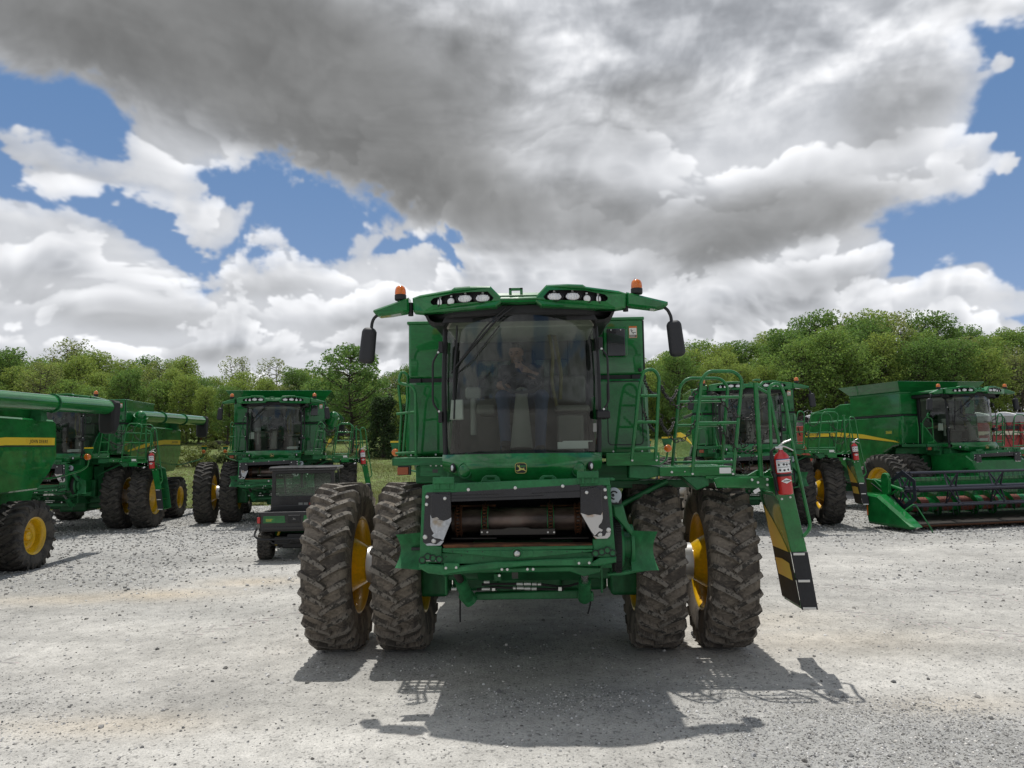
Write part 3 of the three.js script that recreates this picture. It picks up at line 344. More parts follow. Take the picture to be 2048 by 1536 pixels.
function buildCombine(kind) {
  const c = group(scene, 'combine_harvester');
  // ---- running gear
  for (const s of [-1, 1]) {
    wheel(c, [s * 1.46, 0.975, 0], 0.985, 0.505, 0.545, 30, 0.044, 0.17, -0.10);
    wheel(c, [s * 2.25, 0.975, 0], 0.985, 0.505, 0.545, 30, 0.044, 0.17, 0.05, 0, [M.tyreDirty, M.lugWorn], -0.30);
    wheel(c, [s * 1.72, 0.715, -3.7], 0.725, 0.60, 0.36, 22, 0.045, 0.20, 0.10);
    { const w = c.children.at(-1); for (let i = 0; i < 8; i++) { const b = i / 8 * 6.2832; part(w, 'wheel_nut', rod([s * 0.07, Math.cos(b) * 0.17, Math.sin(b) * 0.17], [s * 0.10, Math.cos(b) * 0.17, Math.sin(b) * 0.17], 0.016, 0.014, 6), M.yellow); } }
    part(c, 'dual_spacer', rod([s * 1.40, 0.975, 0], [s * 1.93, 0.975, 0], 0.215, 0.215, 36), M.zinc);
    part(c, 'final_drive', [box(s * 0.95, s * 1.28, 0.62, 1.32, -0.25, 0.25, 0.05), rod([s * 0.7, 0.975, 0], [s * 1.45, 0.975, 0], 0.15, 0.15, 20)], M.greenDull);
  }
  part(c, 'front_axle', [box(-1.2, 1.2, 0.80, 1.12, -0.18, 0.18, 0.02), box(-1.05, -0.75, 0.95, 1.9, -0.35, 0.3, 0.02), box(0.75, 1.05, 0.95, 1.9, -0.35, 0.3, 0.02)], M.greenDull);
  part(c, 'added_gear_case', [box(-0.95, 0.95, 0.60, 1.0, -0.75, -0.22, 0.05), box(-0.4, 0.4, 0.52, 0.9, -0.9, -0.1, 0.06), box(-0.9, 0.9, 1.0, 1.5, -0.2, 0.5, 0.03)], M.greenDull);  // boxes added to block the sunlit ground showing through behind the feeder
  part(c, 'rear_axle', [box(-1.45, 1.45, 0.58, 0.86, -3.82, -3.58, 0.02), rod([-1.5, 0.715, -3.7], [1.5, 0.715, -3.7], 0.1)], M.greenDull);
  part(c, 'chassis', [box(-0.72, 0.72, 0.98, 2.3, -4.3, 0.55, 0.03), box(-1.3, 1.3, 1.95, 2.16, -0.6, 0.4, 0.02), sideways([[-0.6, 0.72], [0.2, 0.80], [0.5, 1.0], [-4.2, 1.0], [-3.9, 0.9]], -0.6, 0.6), box(-1.25, 1.25, 2.2, 3.1, -4.7, -0.45, 0.02)], M.greenDull);
  part(c, 'straw_hood', [sideways([[-4.2, 3.0], [-5.35, 2.9], [-5.45, 1.9], [-5.1, 1.15], [-4.6, 1.0], [-4.1, 1.2]], -0.95, 0.95, 0.02)], M.green);
  // ---- side panels with their stripe
  const skin = [[-0.02, 2.26], [-0.02, 3.16], [-2.5, 3.165], [-5.05, 3.15], [-5.16, 3.08], [-5.22, 2.3], [-4.95, 1.95], [-4.55, 1.62], [-3.1, 1.58], [-2.75, 1.34], [-1.5, 1.3], [-1.36, 1.42], [-1.2, 1.72], [-0.9, 2.0], [-0.5, 2.18]];
  for (const s of [-1, 1]) {
    const p = part(c, 'side_panel', sideways(skin, s * 1.30, s * 1.49, 0.035), M.green);
    part(p, 'stripe', sideways([[-5.1, 2.75], [-3.4, 2.735], [-1.9, 2.62], [-0.35, 2.375], [-0.18, 2.315], [-1.8, 2.47], [-3.4, 2.575], [-5.1, 2.585]], s * 1.49, s * 1.4945, 0), M.decal);
    part(p, 'stripe_edge', sideways([[-5.1, 2.574], [-3.4, 2.564], [-1.8, 2.46], [-0.5, 2.35], [-1.8, 2.435], [-3.4, 2.54], [-5.1, 2.55]], s * 1.49, s * 1.4935, 0), M.black);
    const t = panel(0.92, 0.125, stripText); t.name = 'lettering'; t.position.set(s * 1.4975, 2.667, -4.52); t.rotation.y = s * Math.PI / 2; p.add(t);
    part(c, 'panel_seam', [box(s * 1.30, s * 1.475, 3.165, 3.225, -2.5, -0.06, 0.004)], M.black);
  }
  // ---- grain tank and engine deck
  const tank = part(c, 'grain_tank', [box(-1.46, 1.46, 3.225, 3.93, -2.5, -0.08, 0.035)], M.green);
  part(tank, 'tank_lip', [box(-1.475, 1.475, 3.905, 3.945, -2.52, -0.06, 0.012)], M.green);
  part(c, 'engine_cover', [sideways([[-2.5, 3.15], [-2.5, 3.72], [-3.2, 3.72], [-3.5, 3.60], [-3.9, 3.62], [-4.9, 3.5], [-5.05, 3.15]], -1.36, 1.36, 0.02)], M.green);
  part(c, 'exhaust_pipe', [rod([-0.9, 3.4, -3.4], [-0.9, 3.85, -3.4], 0.06), rod([-0.9, 3.5, -3.4], [-0.9, 3.75, -3.4], 0.09)], M.darkSteel);
  // ---- the two panels beside the cab
  const fl = part(c, 'corner_panel', [prism([[-1.47, 2.27], [-0.8, 2.27], [-0.8, 3.17], [-1.455, 3.17]], -0.3, 0.0, 0.03)], M.green);
  parts(fl, 'latch_bolt', [bolt(...at(q3(305, 955, 0.02), 0.0)), bolt(...at(q3(668, 945, 0.02), 0.0))], M.zinc);
  const fr = part(c, 'corner_panel', [prism([[0.75, 2.25], [1.5, 2.25], [1.465, 3.17], [0.75, 3.17]], -0.3, 0.0, 0.03)], M.green);
  { const o = q4(1350, 300, 0.012), e = q4(1885, 800, 0.012), top = q2(1010, 1200, 0.012)[1]; const ring = rounded(o[0], e[0], e[1], top, 0.05); const inner = rounded(o[0] + 0.009, e[0] - 0.009, e[1] + 0.009, top - 0.009, 0.042); part(fr, 'hatch_seal', prism(ring, 0.0, 0.008, 0, [inner]), M.black);
    parts(fr, 'latch_bolt', [bolt(...at(q4(1440, 897, 0.02), 0.0)), bolt(...at(q4(1862, 893, 0.02), 0.0))], M.zinc); }
  parts(c, 'panel_gap', [box(-1.43, -0.8, 3.165, 3.23, -0.28, -0.1, 0.004), box(0.78, 1.43, 3.165, 3.23, -0.28, -0.1, 0.004)], M.black);
  { const a = q2(1000, 615, -0.05), b = q2(1270, 935, -0.05); const bez = prism(rounded(a[0], b[0], b[1], a[1], 0.04), -0.085, -0.045, 0.012); const v = part(c, 'light_housing', bez, M.green);
    const a2 = q2(1042, 634, -0.02), b2 = q2(1247, 925, -0.02); const w = part(v, 'dark_lens', prism(rounded(a2[0], b2[0], b2[1], a2[1], 0.02), -0.05, -0.025, 0.006), phys(rgb(0.008, 0.008, 0.012), 0.2, { clearcoat: 0.6 })); parts(w, 'screw', [bolt(...at(q2(1088, 647, -0.02), -0.026), 0.008), bolt(...at(q2(1192, 645, -0.02), -0.026), 0.008)], M.zinc);
    const w1 = q2(1280, 605, -0.075), w2 = q2(1370, 730, -0.075); const d = panel(w2[0] - w1[0], w1[1] - w2[1], warnTex); d.name = 'warning_sticker'; d.position.set((w1[0] + w2[0]) / 2, (w1[1] + w2[1]) / 2, -0.077); tank.add(d);
    part(tank, 'rubber_plug', [bolt(...at(q2(1400, 1075, -0.07), -0.08), 0.02, 0.01)], M.black); part(tank, 'edge_seal', box(1.452, 1.472, 3.25, 3.90, -0.12, -0.09, 0.004), M.black); }
  // ---- cab shell
  const cab = group(c, 'cab');
  part(cab, 'floor', [box(CX - 0.82, CX + 0.82, 2.14, 2.235, -0.02, 1.2, 0.01), flat([[CX - 0.5, 1.2], [CX + 0.5, 1.2], [CX + 0.45, 1.42], [CX - 0.45, 1.42]], 2.16, 2.225, 0.004)], M.greyDark);
  part(cab, 'rear_wall', [box(CX - 0.8, CX + 0.8, 2.235, 2.95, 0.0, 0.05, 0.01), box(CX - 0.8, CX - 0.55, 2.95, 3.7, 0.0, 0.05, 0.01), box(CX + 0.55, CX + 0.8, 2.95, 3.7, 0.0, 0.05, 0.01), box(CX - 0.55, CX + 0.55, 3.42, 3.7, 0.0, 0.05, 0.01)], M.grey);
  part(cab, 'rear_glass', box(CX - 0.55, CX + 0.55, 2.95, 3.42, 0.022, 0.028, 0), M.glass);
  part(cab, 'headliner', [box(CX - 0.8, CX + 0.8, 3.64, 3.72, 0.05, 1.2, 0.02)], M.headliner);
  part(cab, 'windscreen', sheet(28, 20, (u, v) => { const y = lerp(2.295, 3.735, v), hw = 0.805 - 0.10 * Math.pow(sstep(0.90, 1, v), 2) - 0.03 * Math.pow(1 - sstep(0, 0.06, v), 2) - 0.012 * Math.pow(v - 0.4, 2) * 4, x = CX + 0.01 + (u * 2 - 1) * hw; return [x, y, shieldZ(x) + 0.05 * Math.sin(Math.PI * v) - 0.02]; }), M.glass);
  part(cab, 'windscreen_seal', [box(CX - 0.55, CX + 0.55, 2.245, 2.30, 1.4, 1.52, 0.01)], M.black);
  for (const s of [-1, 1]) {
    const X = CX + s * 0.815;
    part(cab, 'front_pillar', pipe([[X, 2.24, 1.16], [X + s * 0.015, 2.9, 1.19], [X - s * 0.005, 3.74, 1.13]], 0.028, 0.3, 8), M.black);
    part(cab, 'rear_pillar', [box(X - 0.04, X + 0.04, 2.2, 3.72, -0.02, 0.09, 0.015)], M.black);
    part(cab, 'door_sill', [box(X - 0.035, X + 0.035, 2.16, 2.27, 0.05, 1.15, 0.012)], M.green);
    part(cab, 'side_glass', sheet(6, 10, (u, v) => [X + s * 0.03 * Math.sin(Math.PI * v), lerp(2.27, 3.7, v), lerp(0.08, 1.14, u)]), M.glass);
    part(cab, 'lower_door', [sideways([[0.1, 2.25], [0.75, 2.25], [0.35, 2.75], [0.1, 2.95]], X + s * 0.005, X + s * 0.05, 0.012)], M.green);
  }
  // ---- inside the cab
  const K = (u, v, z) => at(qc(u, v, z), z);
  { const a = K(880, 900, 0.45); const seat = part(cab, 'seat', [box(a[0] - 0.26, a[0] + 0.26, 2.62, 2.76, 0.22, 0.72, 0.05), box(a[0] - 0.25, a[0] + 0.25, 2.72, 3.34, 0.13, 0.26, 0.06), box(a[0] - 0.15, a[0] + 0.15, 3.33, 3.52, 0.14, 0.23, 0.05), box(a[0] - 0.2, a[0] + 0.2, 2.24, 2.64, 0.28, 0.66, 0.04)], M.greyDark); part(seat, 'arm_console', [box(a[0] - 0.52, a[0] - 0.30, 2.72, 2.84, 0.25, 0.85, 0.04)], M.grey); }
  { const st = part(cab, 'steering_column', [sweep([V(...K(865, 1470, 1.28)), V(...K(862, 1200, 1.24)), V(...K(862, 930, 1.10))], (t) => lerp(0.12, 0.065, t), 16), rod(K(862, 940, 1.10), K(865, 860, 1.04), 0.062, 0.07, 16)], M.grey); const w = V(...K(865, 770, 0.98)); const tor = new THREE.TorusGeometry(0.2, 0.016, 8, 36).rotateX(-0.95).translate(w.x, w.y, w.z); part(st, 'steering_wheel', [tor, ...[0.4, 2.5, 4.71].map((t) => rod([w.x, w.y - 0.02, w.z], [w.x + Math.cos(t) * 0.2, w.y + Math.sin(t) * 0.2 * Math.cos(0.95), w.z - Math.sin(t) * 0.2 * Math.sin(0.95)], 0.014)), rod([w.x, w.y - 0.05, w.z + 0.03], [w.x, w.y, w.z], 0.06)], M.black); }
  { const a = K(265, 815, 0.8), b = K(435, 1000, 0.8); part(cab, 'monitor', [box(a[0], b[0], b[1] + 0.06, a[1], 0.72, 0.8, 0.03), rod([(a[0] + b[0]) / 2, 2.5, 0.76], [(a[0] + b[0]) / 2, b[1] + 0.1, 0.76], 0.035)], M.greyLight); }
  { const a = K(100, 950, 0.85), b = K(240, 1160, 0.85); part(cab, 'paper_bundle', prism([[a[0], b[1]], [a[0] + 0.15, b[1]], [b[0], a[1]], [a[0] + 0.02, a[1]]].reverse(), 0.75, 0.83, 0.01), M.white); }
  { const a = K(1180, 690, 0.35), b = K(1550, 985, 0.35); part(cab, 'training_seat', [box(a[0], b[0], b[1], a[1], 0.2, 0.3, 0.05), box(a[0] + 0.03, b[0] + 0.02, b[1] - 0.11, b[1] - 0.04, 0.3, 0.7, 0.03)], M.grey); const d = K(1240, 1110, 0.75), e = K(1530, 1420, 0.75); part(cab, 'storage_box', box(d[0], e[0], 2.24, d[1], 0.4, 0.72, 0.03), M.grey); }
  { const a = K(1245, 1400, 1.1), b = K(1600, 1462, 1.1); part(cab, 'manual', [box(a[0], b[0] - 0.03, b[1] - 0.005, a[1], 0.95, 1.12, 0.004), box(a[0] + 0.04, b[0], a[1], a[1] + 0.012, 0.93, 1.1, 0.002).rotateY(0.02)], M.white); }
  parts(cab, 'hanging_strap', [pipe([[0.28, 3.68, 0.6], [0.33, 3.4, 0.6], [0.30, 3.1, 0.6], [0.36, 2.8, 0.6]], 0.02, 0.1, 6), pipe([[0.34, 3.68, 0.55], [0.42, 3.2, 0.55], [0.40, 2.9, 0.55]], 0.022, 0.1, 6)], std(rgb(0.16, 0.14, 0.05), 0.9));
  part(cab, 'pedal', [box(...(() => { const p = K(640, 1385, 1.2), q = K(745, 1450, 1.2); return [p[0], q[0], q[1], p[1]]; })(), 1.05, 1.12, 0.02)], M.black);
  part(cab, 'reflex_sticker', [(() => { const p = onGlass(880 + 1640 / 5.297, 620 + 1245 / 5.297, 0.02); return box(p[0] - 0.018, p[0] + 0.018, p[1] - 0.045, p[1] + 0.045, p[2] - 0.003, p[2], 0); })()], M.greyLight);
  // ---- grab rails beside the windscreen, wipers
  const rl = [[q1(1085, 790, 1.25), q1(1060, 890, 1.25), q1(1000, 985, 1.25), q1(1000, 1440, 1.25), q1(1070, 1525, 1.25), q3(735, 450, 1.25)], [q2(975, 740, 1.25), q2(985, 850, 1.25), q2(1050, 925, 1.25), q2(1065, 1420, 1.25), q2(1010, 1500, 1.25), q4(1300, 400, 1.25)]];
  rl.forEach((r, i) => { const g = part(cab, 'grab_rail', [pipe(r.map((p) => at(p, 1.25)), 0.011, 0.05, 8), box(r[0][0] - 0.022, r[0][0] + 0.022, r[1][1], r[0][1] + 0.02, 1.2, 1.26, 0.004), box(r[5][0] - 0.02, r[5][0] + 0.02, r[5][1] - 0.02, r[4][1], 1.2, 1.26, 0.004)], M.black); parts(g, 'rail_bolt', [bolt(r[1][0], r[1][1], 1.26, 0.012), bolt(r[4][0], r[4][1], 1.26, 0.012)], M.zinc); });
  part(cab, 'mirror_clamp', [box(q4(1195, 320, 1.3)[0], q4(1395, 320, 1.3)[0], q4(0, 440, 1.3)[1], q4(0, 320, 1.3)[1], 1.2, 1.3, 0.02)], M.black);
  { const w = part(cab, 'wiper_arm', [pipe([[...q1(1860, 395, 1.66), 1.62], onGlass(680 + 1700 / 5.389, 540 + 520 / 5.389, 0.06), onGlass(680 + 1240 / 5.389, 540 + 1050 / 5.389, 0.05)], 0.011, 0.1, 6), pipe([[...q1(1790, 395, 1.66), 1.62], onGlass(680 + 1560 / 5.389, 540 + 620 / 5.389, 0.06), onGlass(680 + 1200 / 5.389, 540 + 1110 / 5.389, 0.05)], 0.009, 0.1, 6), pipe([onGlass(680 + 1720 / 5.389, 540 + 600 / 5.389, 0.05), onGlass(680 + 1400 / 5.389, 540 + 1000 / 5.389, 0.05), onGlass(680 + 1270 / 5.389, 540 + 1105 / 5.389, 0.04)], 0.006, 0.05, 6)], M.black);
    part(w, 'blade', [pipe([onGlass(914, 651, 0.03), onGlass(911, 745, 0.03), onGlass(908, 838, 0.03)], 0.010, 0.05, 6), pipe([onGlass(912, 700, 0.045), onGlass(908, 752, 0.06), onGlass(907, 800, 0.045)], 0.012, 0.05, 6)], M.black); }
  // ---- roof with its work lamps
  const ZS = (x) => -0.24 * Math.pow(Math.abs((x - CX) / 1.05), 1.6), ZR = 1.72, sweepBack = (g) => { const p = g.attributes.position.array; for (let i = 0; i < p.length; i += 3) p[i + 2] += ZS(p[i]); g.computeVertexNormals(); return g; };
  
  const rp = (u, v) => { let z = ZR, p; for (let k = 0; k < 4; k++) { p = q1(u, v, z); z = ZR + ZS(p[0]); } return p; };
  const half = [[1880, 345], [1740, 345], [1680, 395], [1440, 418], [1200, 440], [900, 462], [792, 452], [780, 300], [860, 270], [1030, 240], [1200, 210], [1235, 185], [1400, 172], [1620, 172], [1735, 290], [1880, 290]].map(([u, v]) => rp(u, v));
  half[0][0] = half[15][0] = CX; const eye = [[960, 330], [1000, 290], [1220, 235], [1420, 220], [1600, 215], [1680, 300], [1640, 350], [1400, 365], [1000, 395], [965, 372]].map(([u, v]) => rp(u, v));
  const outline = [...half.slice(0, 15), [CX, half[15][1]], ...mir(half.slice(1, 15))];
  const roof = part(c, 'roof', [sweepBack(plain(prism(outline, ZR - 0.17, ZR + 0.004, 0.016, [eye, mir(eye)]))), flat([[CX - 1.02, 1.30], [CX - 0.75, 1.50], [CX - 0.4, 1.60], [CX + 0.4, 1.60], [CX + 0.75, 1.50], [CX + 1.02, 1.30], [CX + 1.02, -0.2], [CX + 0.9, -0.35], [CX - 0.9, -0.35], [CX - 1.02, -0.2]].reverse(), 3.835, 3.94, 0.03), flat([[CX - 0.95, 1.2], [CX - 0.7, 1.52], [CX - 0.25, 1.6], [CX - 0.22, 1.0], [CX - 0.9, 0.9]].reverse(), 3.85, 3.955, 0.03), flat([[CX + 0.95, 1.2], [CX + 0.7, 1.52], [CX + 0.25, 1.6], [CX + 0.22, 1.0], [CX + 0.9, 0.9]], 3.85, 3.955, 0.03)], M.green);
  for (const s of [0, 1]) {
    const e = s ? mir(eye) : eye;
    part(roof, 'lamp_recess', sweepBack(plain(prism(e, ZR - 0.15, ZR - 0.065, 0))), M.black);
    [[1075, 350, 0.034, 0.045], [1195, 338, 0.042, 0.042], [1345, 307, 0.078, 0.042], [1538, 302, 0.078, 0.042]].forEach(([u, v, rx, ry], k) => {
      let [x, y] = rp(u, v); if (s) x = 2 * CX - x; const z = ZR + ZS(x) - 0.012;
      const l = part(roof, 'work_lamp', [lathe([[0, 0.0], [0.9, 0.0], [1.12, 0.02], [1.16, 0.05], [1.0, 0.055]], 28).rotateX(Math.PI / 2).scale(rx, ry, 1).rotateY((s ? 1 : -1) * (k < 1 ? 0.6 : 0.1)).translate(x, y, z - 0.045)], M.black);
      part(l, 'lens', [new THREE.SphereGeometry(1, 20, 8, 0, 6.2832, 0, 1.2).rotateX(Math.PI / 2).scale(rx, ry, 0.02).rotateY((s ? 1 : -1) * (k < 1 ? 0.6 : 0.1)).translate(x, y, z - 0.006)], M.lens);
      if (k > 1) parts(l, 'reflector', [-0.6, -0.2, 0.2, 0.6].map((f) => box(x + f * rx - 0.006, x + f * rx + 0.006, y - ry * 0.7, y + ry * 0.7, z + 0.010, z + 0.0145, 0)), M.lamp);
      part(l, 'bracket', [box(x - 0.012, x + 0.012, y + ry, y + ry + 0.03, z - 0.04, z - 0.02, 0.003)], M.zinc);
    });
  }
  part(roof, 'roof_bracket', [box(...[q1(1815, 0, ZR)[0], q1(1965, 0, ZR)[0]], q1(0, 245, ZR)[1], q1(0, 222, ZR)[1], ZR - 0.1, ZR - 0.05, 0.004), box(q1(1815, 0, ZR)[0], q1(1845, 0, ZR)[0], q1(0, 290, ZR)[1], q1(0, 222, ZR)[1], ZR - 0.1, ZR - 0.05, 0.004), box(q1(1935, 0, ZR)[0], q1(1965, 0, ZR)[0], q1(0, 290, ZR)[1], q1(0, 222, ZR)[1], ZR - 0.1, ZR - 0.05, 0.004)], M.green);
  { const vis = [[900, 455], [915, 500], [945, 560], [1010, 590], [1110, 595], [1150, 530], [1260, 500], [1500, 480], [1880, 470]].map(([u, v]) => q1(u, v, 1.45)); vis[8][0] = CX; const top = [CX - 1.0, 3.78]; const pts = [...vis, ...mir(vis.slice(0, 8)), [CX + 1.0, 3.78], top]; part(roof, 'visor', [prism(pts, 1.12, 1.42, 0.03), flat([[CX - 0.98, 1.25], [CX - 0.7, 1.5], [CX - 0.4, 1.56], [CX + 0.4, 1.56], [CX + 0.7, 1.5], [CX + 0.98, 1.25], [CX + 0.98, -0.2], [CX - 0.98, -0.2]].reverse(), 3.715, 3.83, 0.02)], M.black); }
  // ---- mirror arms, mirrors, beacons
  for (const s of [-1, 1]) {
    const a = (s < 0 ? [[750, 310], [755, 460], [560, 495], [430, 508], [395, 490], [370, 460], [375, 442]].map(([u, v]) => q1(u, v, 1.36)) : [[1245, 250], [1690, 355], [1692, 385], [1660, 410], [1560, 432], [1250, 395]].map(([u, v]) => q2(u, v, 1.36)));
    const arm = part(c, 'mirror_arm', prism(a, 1.26, 1.44, 0.02), M.green);
    part(arm, 'hinge', [rod([s < 0 ? q1(762, 0, 1.36)[0] : q2(1234, 0, 1.36)[0], 3.76, 1.36], [s < 0 ? q1(762, 0, 1.36)[0] : q2(1234, 0, 1.36)[0], 3.90, 1.36], 0.028)], M.black);
    const st = s < 0 ? [[400, 490], [365, 520], [345, 570], [338, 640]].map(([u, v]) => q1(u, v, 1.36)) : [[1660, 400], [1700, 430], [1735, 500], [1740, 560]].map(([u, v]) => q2(u, v, 1.36));
    part(arm, 'mirror_stem', pipe(st.map((p) => at(p, 1.36)), 0.017, 0.08, 8), M.black);
    const mc = s < 0 ? q1(302, 815, 1.36) : q2(1785, 738, 1.36); const body = new RoundedBoxGeometry(0.165, 0.385, 0.12, 4, 0.055); { const p = body.attributes.position.array; for (let i = 0; i < p.length; i += 3) p[i] *= 1 - 0.12 * (p[i + 1] / 0.19 > 0 ? Math.pow(p[i + 1] / 0.19, 2) : 0); body.computeVertexNormals(); }
    const m = part(c, 'mirror', body.rotateZ(s < 0 ? -0.10 : 0.10).translate(mc[0], mc[1], 1.36), M.mirror);
    part(m, 'mirror_glass', box(-0.065, 0.065, -0.16, 0.16, -0.064, -0.06, 0).rotateZ(s < 0 ? -0.10 : 0.10).translate(mc[0], mc[1], 1.36), std(rgb(0.8, 0.8, 0.8), 0.03, { metalness: 1 }));
    const bc = s < 0 ? q1(652, 330, 1.36) : q2(1366, 262, 1.36); const b = part(c, 'beacon', lathe([[0, -0.012], [0.055, -0.012], [0.062, 0.0], [0.062, 0.045], [0.058, 0.05], [0, 0.05]], 24).translate(bc[0], bc[1] + 0.012, 1.36), M.black);
    part(b, 'amber_dome', lathe([[0.058, 0], [0.060, 0.02], [0.056, 0.055], [0.045, 0.082], [0.025, 0.096], [0, 0.10]], 24).translate(bc[0], bc[1] + 0.062, 1.36), M.amber); part(b, 'bulb_post', rod([bc[0], bc[1] + 0.06, 1.36], [bc[0], bc[1] + 0.125, 1.36], 0.02), M.orange);
  }
  // ---- nose below the windscreen
  const noseZ = (x, v) => 1.74 - 0.46 * Math.pow(Math.abs((x - CX) / 0.84), 2.4) + 0.05 * Math.sin(v * 3.1416) - 0.03 * v - (v < 0.55 ? (0.55 - v) * 0.10 : 0);
  const noseLow = (x) => { const a = Math.abs((x - CX) / 0.84); return 2.005 + 0.004 * a + 0.115 * Math.pow(sstep(0.45, 1.05, a), 1.2); };
  const nose = part(c, 'nose_panel', [sheet(40, 14, (u, v) => { const x = CX + (u * 2 - 1) * 0.84 * (0.985 + 0.015 * v), y0 = noseLow(x), y1 = 2.292 - 0.006 * Math.abs(u * 2 - 1); return [x, lerp(y0, y1, v), noseZ(x, v), x, y0 + v * 0.3]; }), sheet(40, 2, (u, v) => { const x = CX + (u * 2 - 1) * 0.84; return [x, 2.29, noseZ(x, 1) - v * 0.3]; }), sheet(40, 2, (u, v) => { const x = CX + (u * 2 - 1) * 0.83; return [x, noseLow(x), noseZ(x, 0) - v * 0.4]; })], M.green);
  for (const s of [0, 1]) {
    const sx = (x) => s ? 2 * CX - x : x; const h = q3(915, 1145, 1.55), d = q3(1090, 1180, 1.6), hx = sx(h[0]), dx = sx(d[0]); const zh = noseZ(hx, 0.5), zd = noseZ(dx, 0.4), tl = s ? 0.75 : -0.75;
    const l = part(nose, 'head_lamp', [lathe([[0.05, 0.0], [0.045, 0.016], [0.03, 0.02]], 20).rotateX(Math.PI / 2).scale(0.75, 1, 1).rotateY(tl).translate(hx, h[1], zh)], M.black);
    part(l, 'lens', new THREE.SphereGeometry(0.034, 16, 8).scale(0.7, 1, 0.5).rotateY(tl).translate(hx + (s ? 0.008 : -0.008), h[1], zh + 0.01), M.lamp);
    part(nose, 'lamp_blank', [lathe([[0, 0.03], [0.05, 0.026], [0.066, 0.012], [0.07, -0.012]], 24).rotateX(Math.PI / 2).rotateY(tl * 0.6).translate(dx, d[1], zd)], M.green);
    part(nose, 'lamp_bezel', [new THREE.TorusGeometry(0.076, 0.008, 6, 28).rotateY(tl * 0.6).translate(dx, d[1], zd)], M.greenDull);
  }
  { const b0 = q3(1825, 1065, 1.8), b1 = q3(2002, 1222, 1.8), z = noseZ(CX, 0.4); const e = part(nose, 'badge', prism(rounded(b0[0], b1[0], b1[1], b0[1], 0.03), z - 0.002, z + 0.010, 0.003), M.black); const w = b1[0] - b0[0], h = b0[1] - b1[1];
    part(e, 'badge_rim', prism(rounded(b0[0], b1[0], b1[1], b0[1], 0.03), z + 0.009, z + 0.013, 0.001, [rounded(b0[0] + 0.006, b1[0] - 0.006, b1[1] + 0.006, b0[1] - 0.006, 0.025)]), std(rgb(0.45, 0.40, 0.10), 0.4)); part(e, 'stag', prism(STAG.map(([u, v]) => [b0[0] + w * u, b1[1] + h * (v * 1.0 - 0.07)]), z + 0.0095, z + 0.0135, 0), std(rgb(0.62, 0.55, 0.14), 0.4)); }
  part(c, 'nose_frame', [box(CX - 0.8, CX + 0.8, 1.9, 2.27, 0.9, 1.2, 0.02)], M.greenDull);
  for (const u of [790, 1350]) part(c, 'lift_eye', (() => { const a = q6(u - 100, 165, 1.85), b = q6(u + 95, 165, 1.85), t = q6(u, 100, 1.85)[1]; const o = [[a[0], a[1]], [a[0] + 0.02, t - 0.02], [a[0] + 0.05, t], [b[0] - 0.05, t], [b[0] - 0.02, t - 0.02], [b[0], b[1]]]; return prism(o.reverse(), 1.80, 1.84, 0.006, [rounded(a[0] + 0.06, b[0] - 0.06, t - 0.045, t - 0.025, 0.008)]); })(), M.greenDull);
  return c;
}
